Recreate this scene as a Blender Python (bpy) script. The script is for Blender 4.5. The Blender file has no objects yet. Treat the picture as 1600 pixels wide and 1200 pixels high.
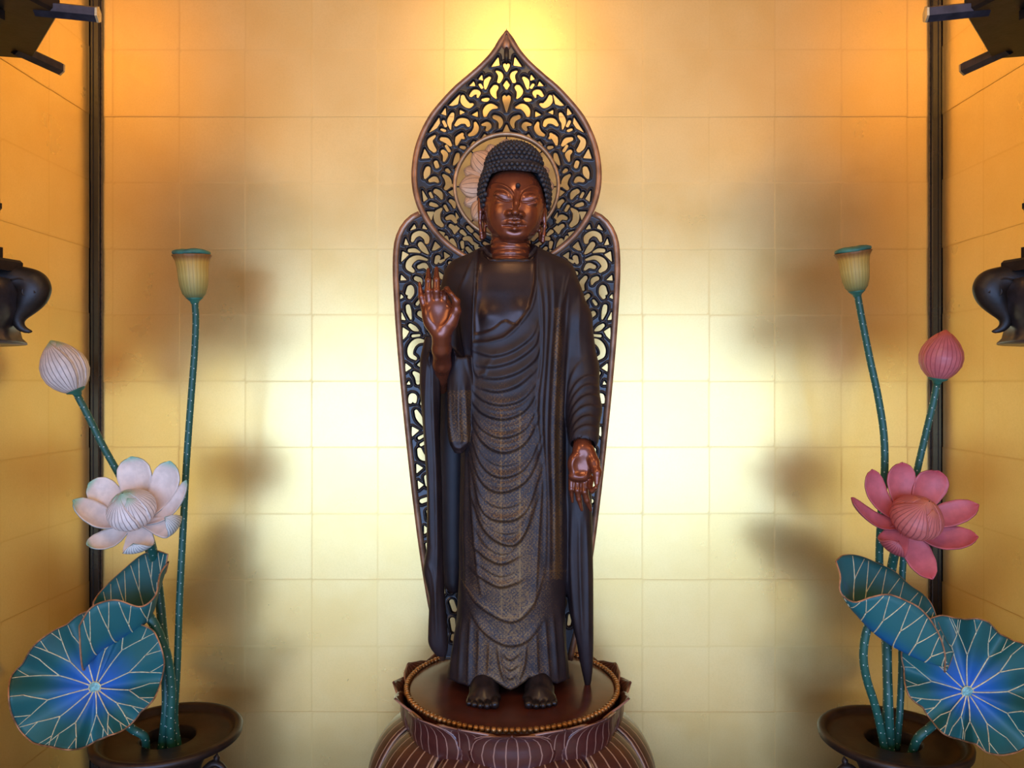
import bpy, math, random
import numpy as np
from mathutils import Vector, Matrix

random.seed(7)
rng = np.random.default_rng(7)
scene = bpy.context.scene
COL = scene.collection

# ------------------------------------------------------------------ scale
# One unit of the working frame ("u") is 1/1200 of the camera-to-statue distance (1.10 m).
S = 1.10 / 1200.0
ZC = 1.30                     # camera height
def W(X, Y, Z):               # working units -> metres
    return Vector((X * S, Y * S, ZC + Z * S))

# ------------------------------------------------------------------ camera
cam_d = bpy.data.cameras.new('camera'); cam_d.sensor_width = 36.0; cam_d.lens = 27.0
cam_d.clip_start = 0.01
cam = bpy.data.objects.new('camera', cam_d); COL.objects.link(cam)
cam.location = W(0, -1200, 0); cam.rotation_euler = (math.radians(90), 0, 0)
scene.camera = cam

# ------------------------------------------------------------------ world, exposure, lights
world = bpy.data.worlds.new('world'); scene.world = world; world.use_nodes = True
bg = world.node_tree.nodes['Background']
bg.inputs[0].default_value = (0.75, 0.87, 1.0, 1); bg.inputs[1].default_value = 0.3
vs = scene.view_settings
vs.view_transform = 'Standard'; vs.look = 'None'; vs.gamma = 1.0; vs.use_curve_mapping = False
vs.exposure = 0.0
scene.cycles.max_bounces = 8; scene.cycles.diffuse_bounces = 3; scene.cycles.glossy_bounces = 5

def area(name, loc, rot, sx, sy, power, col):
    d = bpy.data.lights.new(name, 'AREA'); d.shape = 'RECTANGLE'; d.size = sx; d.size_y = sy
    d.energy = power; d.color = col
    o = bpy.data.objects.new(name, d); COL.objects.link(o); o.location = loc; o.rotation_euler = rot
    return o
# daylight entering through the wide open doors of the hall, far behind the camera
area('daylight', (-0.12, -4.90, 0.98), (math.radians(90), 0, 0), 5.0, 1.80, 215, (0.33, 0.53, 1.0))
def bulb(name, loc, r, power, col):
    d = bpy.data.lights.new(name, 'POINT'); d.shadow_soft_size = r; d.energy = power; d.color = col
    o = bpy.data.objects.new(name, d); COL.objects.link(o); o.location = loc
    return o
# warm ceiling lamps of the hall
bulb('ceiling_lamp_light', (0.0, -1.12, 2.38), 0.14, 10, (1.0, 0.66, 0.30))
bulb('ceiling_lamp_light', (-1.35, -1.6, 2.12), 0.34, 21, (1.0, 0.60, 0.20))
bulb('ceiling_lamp_light', (1.35, -1.6, 2.12), 0.34, 21, (1.0, 0.60, 0.20))

# ------------------------------------------------------------------ material helpers
def new_mat(name):
    m = bpy.data.materials.new(name); m.use_nodes = True
    nt = m.node_tree; b = nt.nodes['Principled BSDF']
    return m, nt, b
def node(nt, t, **kw):
    n = nt.nodes.new(t)
    for k, v in kw.items():
        if k.startswith('i_'): n.inputs[k[2:].replace('_', ' ')].default_value = v
        else: setattr(n, k, v)
    return n
def lk(nt, a, b): nt.links.new(a, b)
def mathn(nt, op, a, b=None, c=None, clamp=False):
    n = nt.nodes.new('ShaderNodeMath'); n.operation = op; n.use_clamp = clamp
    for i, v in enumerate((a, b, c)):
        if v is None: continue
        if isinstance(v, (int, float)): n.inputs[i].default_value = v
        else: nt.links.new(v, n.inputs[i])
    return n.outputs[0]
def mixc(nt, f, a, b):
    n = nt.nodes.new('ShaderNodeMix'); n.data_type = 'RGBA'
    if isinstance(f, (int, float)): n.inputs[0].default_value = f
    else: nt.links.new(f, n.inputs[0])
    for i, v in ((6, a), (7, b)):
        if isinstance(v, tuple): n.inputs[i].default_value = (*v, 1) if len(v) == 3 else v
        else: nt.links.new(v, n.inputs[i])
    return n.outputs[2]
def sstep(nt, x, lo, hi):
    n = nt.nodes.new('ShaderNodeMapRange'); n.interpolation_type = 'SMOOTHSTEP'
    nt.links.new(x, n.inputs[0]); n.inputs[1].default_value = lo; n.inputs[2].default_value = hi
    return n.outputs[0]
def attr(nt, name): return node(nt, 'ShaderNodeAttribute', attribute_name=name)
def objco(nt): return nt.nodes.new('ShaderNodeTexCoord').outputs['Object']
def noise(nt, vec, scale, detail=3, rough=0.55, dim='3D'):
    n = node(nt, 'ShaderNodeTexNoise'); n.inputs['Scale'].default_value = scale
    n.inputs['Detail'].default_value = detail; n.inputs['Roughness'].default_value = rough
    if vec is not None: nt.links.new(vec, n.inputs['Vector'])
    return n.outputs['Fac']
def bump(nt, b, h, strength, dist=0.001):
    n = nt.nodes.new('ShaderNodeBump'); n.inputs['Strength'].default_value = strength
    n.inputs['Distance'].default_value = dist
    nt.links.new(h, n.inputs['Height']); nt.links.new(n.outputs[0], b.inputs['Normal'])
def simple(name, col, rough=0.5, metal=0.0, coat=0.0, var=0.15, vscale=60, bmp=0.0, spec=0.5):
    m, nt, b = new_mat(name)
    co = objco(nt); nz = noise(nt, co, vscale)
    c2 = tuple(min(1, c * (1 + var * 2)) for c in col); c1 = tuple(c * (1 - var) for c in col)
    lk(nt, mixc(nt, sstep(nt, nz, .3, .7), c1, c2), b.inputs['Base Color'])
    b.inputs['Roughness'].default_value = rough; b.inputs['Metallic'].default_value = metal
    b.inputs['Coat Weight'].default_value = coat; b.inputs['Coat Roughness'].default_value = 0.15
    b.inputs['Specular IOR Level'].default_value = spec
    if bmp: bump(nt, b, noise(nt, co, vscale * 4), bmp)
    return m
M = {}
# ------------------------------------------------------------------ object helpers
def link(o): COL.objects.link(o); return o
def tag(o, label=None, cat=None, group=None, kind=None):
    if label: o['label'] = label
    if cat: o['category'] = cat
    if group: o['group'] = group
    if kind: o['kind'] = kind
    return o
def thing(name, loc, label, cat, group=None):
    o = bpy.data.objects.new(name, None); o.empty_display_size = 0.05; o.location = loc
    link(o); return tag(o, label, cat, group)
def origin_of(o):
    v = Vector((0, 0, 0))
    while o is not None: v += o.location; o = o.parent
    return v
def build(name, verts, faces, mat, parent=None, smooth=True, attrs=None, units=True, mats=None, mi=None):
    """verts in working units (or metres when units=False), absolute; faces list or (n,4) array"""
    v = np.asarray(verts, dtype=np.float64).reshape(-1, 3)
    if units:
        v = v * S; v[:, 2] += ZC
    if parent is not None: v = v - np.array(origin_of(parent))
    me = bpy.data.meshes.new(name)
    if isinstance(faces, np.ndarray):
        n, k = faces.shape
        me.vertices.add(len(v)); me.vertices.foreach_set('co', v.astype(np.float32).ravel())
        me.loops.add(n * k); me.loops.foreach_set('vertex_index', faces.astype(np.int32).ravel())
        me.polygons.add(n); me.polygons.foreach_set('loop_start', np.arange(0, n * k, k, dtype=np.int32))
        me.polygons.foreach_set('loop_total', np.full(n, k, dtype=np.int32))
        me.update(calc_edges=True)
    else:
        me.from_pydata(v.tolist(), [], faces); me.update()
    me.polygons.foreach_set('use_smooth', np.full(len(me.polygons), bool(smooth)))
    if attrs:
        for k, a in attrs.items():
            at = me.attributes.new(k, 'FLOAT', 'POINT'); at.data.foreach_set('value', np.asarray(a, dtype=np.float32))
    for m in (mats or [mat]): me.materials.append(m)
    if mi is not None: me.polygons.foreach_set('material_index', np.asarray(mi, dtype=np.int32))
    o = bpy.data.objects.new(name, me); link(o)
    if parent is not None: o.parent = parent
    else: o.location = (0, 0, 0)
    return o
class MB:
    """collects pieces into one mesh"""
    def __init__(self): self.v = []; self.f = []; self.a = {}
    def add(self, v, f, **attrs):
        o = len(self.v); v = [tuple(p) for p in v]
        self.v += v; self.f += [tuple(i + o for i in q) for q in f]
        for k, x in attrs.items(): self.a.setdefault(k, [0.0] * o); self.a[k] += list(x)
        for k in self.a:
            if len(self.a[k]) < len(self.v): self.a[k] += [0.0] * (len(self.v) - len(self.a[k]))
        return self
    def build(self, name, mat, parent=None, smooth=True, **kw):
        return build(name, self.v, self.f, mat, parent, smooth, attrs=self.a, **kw)
def box(x0, x1, y0, y1, z0, z1, bev=0.0):
    if bev <= 0:
        v = [(x, y, z) for x in (x0, x1) for y in (y0, y1) for z in (z0, z1)]
        return v, [(0, 1, 3, 2), (4, 6, 7, 5), (0, 4, 5, 1), (2, 3, 7, 6), (0, 2, 6, 4), (1, 5, 7, 3)]
    # chamfered box
    v = []; idx = {}
    for ix, x in enumerate((x0, x1)):
        for iy, y in enumerate((y0, y1)):
            for iz, z in enumerate((z0, z1)):
                sx, sy, sz = (1 if ix == 0 else -1), (1 if iy == 0 else -1), (1 if iz == 0 else -1)
                for ax in range(3):
                    p = [x + sx * bev, y + sy * bev, z + sz * bev]; p[ax] = (x, y, z)[ax]
                    idx[(ix, iy, iz, ax)] = len(v); v.append(tuple(p))
    f = []
    for ax in range(3):
        o = [a for a in range(3) if a != ax]
        for s_ in (0, 1):
            q = []
            for (a, b_) in ((0, 0), (1, 0), (1, 1), (0, 1)):
                k = [0, 0, 0]; k[ax] = s_; k[o[0]] = a; k[o[1]] = b_; q.append(idx[(*k, ax)])
            if (s_ == 1) != (ax == 1): pass
            else: q = q[::-1]
            f.append(tuple(q))
        # edges parallel to ax
        for a in (0, 1):
            for b_ in (0, 1):
                k0 = [0, 0, 0]; k0[o[0]] = a; k0[o[1]] = b_; k1 = list(k0); k1[ax] = 1
                f.append((idx[(*k0, o[0])], idx[(*k1, o[0])], idx[(*k1, o[1])], idx[(*k0, o[1])]))
    for a in (0, 1):
        for b_ in (0, 1):
            for c in (0, 1): f.append(tuple(idx[(a, b_, c, x)] for x in range(3)))
    return v, f
def crom(pts, n):
    """Catmull-Rom through points (any dimension), n samples"""
    P = np.asarray(pts, float); m = len(P)
    if m == 2: t = np.linspace(0, 1, n)[:, None]; return P[0] * (1 - t) + P[1] * t
    ext = np.vstack([2 * P[0] - P[1], P, 2 * P[-1] - P[-2]])
    d = np.r_[0, np.cumsum(np.linalg.norm(np.diff(P[:, :3], axis=0), axis=1))]
    out = []
    for s in np.linspace(0, d[-1], n):
        i = min(max(int(np.searchsorted(d, s, side='right')) - 1, 0), m - 2)
        t = (s - d[i]) / max(d[i + 1] - d[i], 1e-9)
        p0, p1, p2, p3 = ext[i], ext[i + 1], ext[i + 2], ext[i + 3]
        out.append(0.5 * (2 * p1 + (p2 - p0) * t + (2 * p0 - 5 * p1 + 4 * p2 - p3) * t * t + (3 * p1 - p0 - 3 * p2 + p3) * t ** 3))
    return np.array(out)
def tube(pts, rad, seg=10, closed=False, flat=1.0, ref=(0, -1, 0.013)):
    """tube along points; rad scalar or list. attrs: ta (angle 0..1), tl (length along)"""
    P = np.asarray(pts, float); n = len(P)
    R = np.full(n, rad, float) if np.isscalar(rad) else np.asarray(rad, float)
    if closed: T = np.roll(P, -1, 0) - np.roll(P, 1, 0)
    else: T = np.gradient(P, axis=0)
    T /= np.maximum(np.linalg.norm(T, axis=1)[:, None], 1e-9)
    ref = np.asarray(ref, float); N = ref - T * (T @ ref)[:, None]
    bad = np.linalg.norm(N, axis=1) < 1e-3
    N[bad] = np.cross(T[bad], (1, 0, 0.01))
    N /= np.linalg.norm(N, axis=1)[:, None]
    B = np.cross(T, N)
    v = []; ta = []; tl = []
    L = np.r_[0, np.cumsum(np.linalg.norm(np.diff(P, axis=0), axis=1))]
    for i in range(n):
        for k in range(seg + 1):
            a = 2 * math.pi * k / seg
            v.append(P[i] + R[i] * (N[i] * math.cos(a) * flat + B[i] * math.sin(a))); ta.append(k / seg); tl.append(L[i])
    f = []; w = seg + 1
    for i in range(n if closed else n - 1):
        j = (i + 1) % n
        for k in range(seg): f.append((i * w + k, i * w + k + 1, j * w + k + 1, j * w + k))
    if not closed:
        for i, rev in ((0, False), (n - 1, True)):
            c = len(v); v.append(P[i]); ta.append(.25); tl.append(L[i])
            for k in range(seg):
                q = (i * w + k, c, i * w + k + 1); f.append(q[::-1] if rev else q)
    return v, f, ta, tl
def lathe(prof, seg=48, cx=0, cy=0, a0=0.0):
    """prof list of (r, z)"""
    v = []; f = []; n = len(prof)
    for r, z in prof:
        for k in range(seg):
            a = a0 + 2 * math.pi * k / seg; v.append((cx + r * math.cos(a), cy + r * math.sin(a), z))
    for i in range(n - 1):
        for k in range(seg):
            k2 = (k + 1) % seg; f.append((i * seg + k, i * seg + k2, (i + 1) * seg + k2, (i + 1) * seg + k))
    return v, f
def gridfaces(nu, nv, off=0, flip=False):
    f = []
    for i in range(nu - 1):
        for j in range(nv - 1):
            q = (off + i * nv + j, off + i * nv + j + 1, off + (i + 1) * nv + j + 1, off + (i + 1) * nv + j)
            f.append(q[::-1] if flip else q)
    return f
def shell(P, thick, face=None):
    """closed thin solid from a grid P[nu,nv,3]; returns verts, faces, side flags (0 = front, 1 = back)"""
    P = np.asarray(P, float); nu, nv, _ = P.shape
    du = np.gradient(P, axis=0); dv = np.gradient(P, axis=1)
    N = np.cross(du, dv); N /= np.maximum(np.linalg.norm(N, axis=2)[..., None], 1e-6)
    if face is not None and (N @ np.asarray(face, float)).mean() < 0: N = -N
    A = P.reshape(-1, 3); B = (P - N * thick).reshape(-1, 3)
    v = np.vstack([A, B]); o = nu * nv
    f = gridfaces(nu, nv) + gridfaces(nu, nv, o, True)
    def wall(ids):
        for a, b in zip(ids[:-1], ids[1:]): f.append((a, b, b + o, a + o))
    wall([j for j in range(nv)][::-1]); wall([(nu - 1) * nv + j for j in range(nv)])
    wall([i * nv for i in range(nu)]); wall([i * nv + nv - 1 for i in range(nu)][::-1])
    return v, [q[::-1] for q in f], np.r_[np.zeros(o), np.ones(o)]
def app(u, v, Y=0.0):
    """point at depth Y of the working frame that stands at (u, v) of the 1600x1200 frame"""
    k = 1 + Y / 1200.0
    return np.array(((u - 800) * k, Y, (600 - v) * k))

# ------------------------------------------------------------------ implicit surfaces
class Field:
    def __init__(self, lo, hi, h):
        self.lo = np.array(lo, float); self.h = h
        n = np.ceil((np.array(hi) - self.lo) / h).astype(int) + 1
        self.ax = [(self.lo[i] + h * np.arange(n[i])).astype(np.float32) for i in range(3)]
        self.phi = np.full(n, 30.0, np.float32)
    def block(self, lo, hi):
        s = []
        for i in range(3):
            a = max(int((lo[i] - self.lo[i]) / self.h) - 1, 0); b = min(int((hi[i] - self.lo[i]) / self.h) + 2, len(self.ax[i]))
            s.append(slice(a, max(b, a + 1)))
        s = tuple(s)
        return s, self.ax[0][s[0]][:, None, None], self.ax[1][s[1]][None, :, None], self.ax[2][s[2]][None, None, :]
    def put(self, s, d, k, op='add'):
        p = self.phi[s]
        if op == 'add':
            if k > 0:
                hh = np.maximum(k - np.abs(p - d), 0) / k; self.phi[s] = np.minimum(p, d) - hh * hh * k * .25
            else: self.phi[s] = np.minimum(p, d)
        else:
            d = -d
            if k > 0:
                hh = np.maximum(k - np.abs(p - d), 0) / k; self.phi[s] = np.maximum(p, d) + hh * hh * k * .25
            else: self.phi[s] = np.maximum(p, d)
    def cone(self, a, b, ra, rb, k=4, op='add', sy=1.0):
        a = np.asarray(a, float); b = np.asarray(b, float); m = max(ra, rb) + k + 3
        s, x, y, z = self.block(np.minimum(a, b) - m, np.maximum(a, b) + m)
        d = b - a; L = max(d @ d, 1e-6)
        px, py, pz = x - a[0], (y - a[1]), z - a[2]
        t = np.clip((px * d[0] + py * d[1] + pz * d[2]) / L, 0, 1)
        q = np.sqrt((px - t * d[0]) ** 2 + ((py - t * d[1]) / sy) ** 2 + (pz - t * d[2]) ** 2) - (ra + (rb - ra) * t)
        self.put(s, q.astype(np.float32), k, op)
    def chain(self, pts, k=3, op='add', sy=1.0):
        for p, q in zip(pts[:-1], pts[1:]): self.cone(p[:3], q[:3], p[3], q[3], k, op, sy)
    def ell(self, c, r, k=4, op='add', rot=0.0):
        m = max(r) + k + 3
        s, x, y, z = self.block([c[i] - m for i in range(3)], [c[i] + m for i in range(3)])
        X, Y, Z = x - c[0], y - c[1], z - c[2]
        if rot:
            ca, sa = math.cos(rot), math.sin(rot); X, Z = X * ca + Z * sa, -X * sa + Z * ca
        q = np.sqrt((X / r[0]) ** 2 + (Y / r[1]) ** 2 + (Z / r[2]) ** 2)
        g = np.sqrt((X / r[0] ** 2) ** 2 + (Y / r[1] ** 2) ** 2 + (Z / r[2] ** 2) ** 2) + 1e-6
        self.put(s, (q * (q - 1) / g).astype(np.float32), k, op)
    def column(self, sl, k=6, op='add', p=2.0, disp=None, cut=None, soft=9):
        """sl rows (z, xl, xr, yc, b) sorted by falling z"""
        A = np.array(sorted(sl), float)
        m = k + 8
        s, x, y, z = self.block((A[:, 1].min() - m, (A[:, 3] - A[:, 4]).min() - m, A[0, 0] - m), (A[:, 2].max() + m, (A[:, 3] + A[:, 4]).max() + m, A[-1, 0] + m))
        zz = z[0, 0]
        zd = np.arange(A[0, 0] - 30, A[-1, 0] + 31); ker = np.hanning(2 * soft + 3); ker /= ker.sum()
        def prof(i):
            q = np.interp(zd, A[:, 0], A[:, i]); q = np.convolve(np.pad(q, soft + 1, 'edge'), ker, 'valid'); return np.interp(zz, zd, q).astype(np.float32)[None, None, :]
        xl, xr, yc, b = [prof(i) for i in (1, 2, 3, 4)]
        a = np.maximum((xr - xl) / 2, .5); xc = (xl + xr) / 2
        if p == 2.0: r = np.sqrt(((x - xc) / a) ** 2 + ((y - yc) / b) ** 2)
        else: r = (np.abs((x - xc) / a) ** p + np.abs((y - yc) / b) ** p) ** (1 / p)
        d = (r - 1) * np.minimum(a, b)
        if disp is not None: d = d - disp(x, y, z)
        d = np.maximum(d, np.maximum(z - A[-1, 0], A[0, 0] - z))
        if cut is not None: d = np.maximum(d, cut(x, y, z))
        self.put(s, d.astype(np.float32), k, op)
    def mesh(self):
        return surface_nets(self.phi, self.lo, self.h)
def surface_nets(phi, org, h):
    neg = (phi < 0).astype(np.uint8)
    c = sum(neg[i:phi.shape[0] - 1 + i, j:phi.shape[1] - 1 + j, k:phi.shape[2] - 1 + k] for i in (0, 1) for j in (0, 1) for k in (0, 1))
    act = (c > 0) & (c < 8)
    ii, jj, kk = np.nonzero(act); n = len(ii)
    idx = np.full(act.shape, -1, np.int32); idx[ii, jj, kk] = np.arange(n)
    pos = np.zeros((n, 3)); cnt = np.zeros(n)
    for ax in range(3):
        o = [a for a in range(3) if a != ax]
        for p in (0, 1):
            for q in (0, 1):
                d = [0, 0, 0]; d[o[0]] = p; d[o[1]] = q
                e = list(d); e[ax] = 1
                pa = phi[ii + d[0], jj + d[1], kk + d[2]]; pb = phi[ii + e[0], jj + e[1], kk + e[2]]
                cr = (pa < 0) != (pb < 0)
                t = np.where(cr, pa / np.where(cr, pa - pb, 1), 0)
                w = np.array(d, float)[None, :].repeat(n, 0); w[:, ax] = t
                pos += w * cr[:, None]; cnt += cr
    pos /= cnt[:, None]
    V = (pos + np.stack([ii, jj, kk], 1)) * h + org
    F = []
    for ax in range(3):
        o = [(1, 2), (2, 0), (0, 1)][ax]
        sl0 = [slice(None)] * 3; sl1 = [slice(None)] * 3
        sl0[ax] = slice(0, -1); sl1[ax] = slice(1, None)
        a = neg[tuple(sl0)]; b = neg[tuple(sl1)]
        E = np.stack(np.nonzero(a != b), 1)
        ok = np.ones(len(E), bool)
        for t in o: ok &= (E[:, t] > 0) & (E[:, t] < act.shape[t])
        E = E[ok]; sgn = a[E[:, 0], E[:, 1], E[:, 2]] == 1
        q = []
        for (p, r) in ((-1, -1), (0, -1), (0, 0), (-1, 0)):
            G = E.copy(); G[:, o[0]] += p; G[:, o[1]] += r; q.append(idx[G[:, 0], G[:, 1], G[:, 2]])
        Q = np.stack(q, 1); Q[~sgn] = Q[~sgn][:, ::-1]; F.append(Q)
    return V, np.vstack(F)
def smooth_mesh(V, F, it=1, lam=0.5):
    for _ in range(it):
        acc = np.zeros_like(V); c = np.zeros(len(V))
        for a in range(4):
            b = (a + 1) % 4
            for p, q in ((a, b), (b, a)):
                for x in range(3): acc[:, x] += np.bincount(F[:, p], V[F[:, q], x], len(V))
                c += np.bincount(F[:, p], minlength=len(V))
        V = V + lam * (acc / np.maximum(c, 1)[:, None] - V)
    return V
def seg_dist(u, v, poly):
    """distance and signed side of points to a polyline (2-D arrays u, v)"""
    best = np.full(u.shape, 1e9, np.float32); side = np.zeros(u.shape, np.float32); par = np.zeros(u.shape, np.float32)
    m = len(poly) - 1
    for i in range(m):
        (ax, ay), (bx, by) = poly[i], poly[i + 1]
        dx, dy = bx - ax, by - ay; L = max(dx * dx + dy * dy, 1e-9)
        t = np.clip(((u - ax) * dx + (v - ay) * dy) / L, 0, 1)
        ex, ey = u - ax - t * dx, v - ay - t * dy
        d = np.sqrt(ex * ex + ey * ey)
        k = d < best
        best = np.where(k, d, best); side = np.where(k, np.sign(dx * ey - dy * ex), side); par = np.where(k, (i + t) / m, par)
    return best, side, par
def poly_sd(u, v, poly):
    """signed distance to a polygon, negative inside"""
    P = [tuple(p) for p in poly]
    d, _, _ = seg_dist(u, v, P + [P[0]])
    ins = np.zeros(u.shape, bool)
    for i in range(len(P)):
        (x0, y0), (x1, y1) = P[i], P[(i + 1) % len(P)]
        if y0 == y1: continue
        ins ^= ((y0 > v) != (y1 > v)) & (u < (x1 - x0) * (v - y0) / (y1 - y0) + x0)
    return np.where(ins, -d, d)
# ------------------------------------------------------------------ materials
def gold_leaf_mat():
    m, nt, b = new_mat('gold_leaf')
    pos = nt.nodes.new('ShaderNodeNewGeometry').outputs['Position']
    rnd = nt.nodes.new('ShaderNodeObjectInfo').outputs['Random']
    e = attr(nt, 'edge').outputs['Fac']
    n1 = noise(nt, pos, 9, 4); n2 = noise(nt, pos, 420, 2)
    c = mixc(nt, sstep(nt, n1, .3, .7), (0.93, 0.65, 0.23), (0.96, 0.70, 0.28))
    c = mixc(nt, mathn(nt, 'MULTIPLY', rnd, 0.25), c, (0.97, 0.74, 0.35))
    c = mixc(nt, mathn(nt, 'MULTIPLY', sstep(nt, n2, .35, .75), 0.22), c, (0.80, 0.56, 0.20))
    en = mathn(nt, 'MULTIPLY', sstep(nt, e, .35, 1.0), mathn(nt, 'ADD', 0.25, mathn(nt, 'MULTIPLY', n1, 1.0)))
    c = mixc(nt, mathn(nt, 'MULTIPLY', en, 0.42, clamp=True), c, (0.80, 0.52, 0.16))
    lk(nt, c, b.inputs['Base Color']); b.inputs['Metallic'].default_value = 1.0
    r = mathn(nt, 'ADD', GOLD_ROUGH, mathn(nt, 'MULTIPLY', n1, 0.10))
    r = mathn(nt, 'ADD', r, mathn(nt, 'MULTIPLY', en, 0.10))
    lk(nt, r, b.inputs['Roughness'])
    bump(nt, b, noise(nt, pos, 22, 3), 0.06, 0.002)
    # burnished sheen over the scattered glow of the wrinkled leaf
    b2 = nt.nodes.new('ShaderNodeBsdfPrincipled'); lk(nt, c, b2.inputs['Base Color']); b2.inputs['Metallic'].default_value = 1.0; b2.inputs['Roughness'].default_value = 0.72
    mx = nt.nodes.new('ShaderNodeMixShader'); mx.inputs[0].default_value = 0.42
    lk(nt, b.outputs[0], mx.inputs[1]); lk(nt, b2.outputs[0], mx.inputs[2]); lk(nt, mx.outputs[0], nt.nodes['Material Output'].inputs['Surface'])
    return m
GOLD_ROUGH = 0.24
M['gold'] = gold_leaf_mat()
M['post'] = simple('black_lacquer_post', (0.018, 0.013, 0.012), 0.22, 0, 0.3, .2, 30)
M['post_edge'] = simple('paler_post_edge', (0.07, 0.045, 0.03), 0.3, 0.4, 0, .3, 200)  # paler and more metallic brown than the post itself
M['lacquer'] = simple('black_lacquer', (0.02, 0.016, 0.016), 0.25, 0, 0.2, .2, 30)
M['tatami'] = simple('tatami', (0.52, 0.50, 0.42), 0.35, 0, 0, .12, 30, .2)
M['plaster'] = simple('hall_plaster', (0.62, 0.52, 0.36), 0.9, 0, 0, .06, 10)
M['ceiling'] = simple('ceiling_wood', (0.50, 0.30, 0.12), 0.6, 0, 0, .15, 12)
M['bulb_glass'] = simple('lamp_paper', (0.9, 0.8, 0.6), 0.6)
M['rim'] = simple('halo_rim_gilt', (0.27, 0.152, 0.092), 0.36, 0.6, 0, .25, 45, .15)
M['ring'] = simple('halo_ring_gilt', (0.44, 0.27, 0.14), 0.40, 0.6, 0, .2, 60, .1)
M['open'] = simple('halo_black_lacquer', (0.012, 0.010, 0.012), 0.33, 0, 0.15, .2, 60)
M['skin'] = simple('bronze_skin', (0.18, 0.049, 0.023), 0.27, 0.5, 0.4, .12, 25)
M['hair'] = simple('hair_patina', (0.018, 0.017, 0.021), 0.5, 0.0, 0, .25, 120)
M['foot'] = simple('dark_bronze_foot', (0.016, 0.012, 0.014), 0.35, 0.2, 0.1, .2, 90)
M['bead'] = simple('gilt_bead', (0.36, 0.18, 0.06), 0.36, 0.7, 0, .3, 150)
M['ped'] = simple('red_brown_lacquer', (0.072, 0.020, 0.014), 0.28, 0, 0.3, .15, 40)
M['vase'] = simple('dark_bronze_vase', (0.028, 0.017, 0.013), 0.40, 0.4, 0, .25, 40, .1)
M['vase_in'] = simple('vase_mouth_dark', (0.006, 0.005, 0.005), 0.6)
M['iron'] = simple('lantern_bronze', (0.014, 0.009, 0.007), 0.45, 0.2, 0, .3, 60, .15)
M['iron_lit'] = simple('lantern_bronze_lit', (0.06, 0.055, 0.07), 0.32, 0.6, 0, .2, 60)  # paler copy of the lantern bronze, bluish light on rafters and skirt painted in
M['gilt_end'] = simple('gilt_cap', (0.55, 0.42, 0.22), 0.4, 0.5, 0, .2, 90)
def robe_mat():
    m, nt, b = new_mat('robe_bronze')
    co = objco(nt); g = attr(nt, 'gold').outputs['Fac']; sk = attr(nt, 'skin').outputs['Fac']
    mp = node(nt, 'ShaderNodeMapping'); lk(nt, co, mp.inputs[0]); mp.inputs['Rotation'].default_value = (0, math.radians(45), 0)
    sp = nt.nodes.new('ShaderNodeSeparateXYZ'); lk(nt, mp.outputs[0], sp.inputs[0])
    def lines(o, f):
        w = mathn(nt, 'PINGPONG', mathn(nt, 'MULTIPLY', o, f), 1.0); return sstep(nt, w, .62, .95)
    lat = mathn(nt, 'MAXIMUM', lines(sp.outputs[0], 520), lines(sp.outputs[2], 520))
    fine = noise(nt, co, 520, 3, .7); mid = noise(nt, co, 38, 3)
    pat = mathn(nt, 'ADD', mathn(nt, 'MULTIPLY', lat, .13), mathn(nt, 'MULTIPLY', fine, 1.3))
    msk = sstep(nt, mathn(nt, 'ADD', pat, mathn(nt, 'ADD', mathn(nt, 'MULTIPLY', g, .42), mathn(nt, 'MULTIPLY', mid, .42))), 1.03, 1.40)
    msk = mathn(nt, 'MULTIPLY', msk, sstep(nt, g, .02, .4))
    base = mixc(nt, sstep(nt, mid, .3, .7), (0.015, 0.010, 0.012), (0.023, 0.015, 0.017))
    skc = mixc(nt, sstep(nt, mid, .3, .7), (0.030, 0.018, 0.017), (0.045, 0.026, 0.022))
    base = mixc(nt, sk, base, skc)
    lk(nt, mixc(nt, msk, base, (0.18, 0.105, 0.045)), b.inputs['Base Color'])
    mt = mathn(nt, 'MAXIMUM', mathn(nt, 'MULTIPLY', msk, .8), mathn(nt, 'MULTIPLY', sk, .55)); lk(nt, mt, b.inputs['Metallic'])
    r = mathn(nt, 'SUBTRACT', mathn(nt, 'ADD', .42, mathn(nt, 'MULTIPLY', fine, .1)), mathn(nt, 'MULTIPLY', sk, .18)); lk(nt, r, b.inputs['Roughness'])
    b.inputs['Specular IOR Level'].default_value = 0.36
    bump(nt, b, mathn(nt, 'ADD', msk, mathn(nt, 'MULTIPLY', fine, .4)), 0.25, 0.0004)
    return m
M['robe'] = robe_mat()
TIPLO = .84
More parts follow.
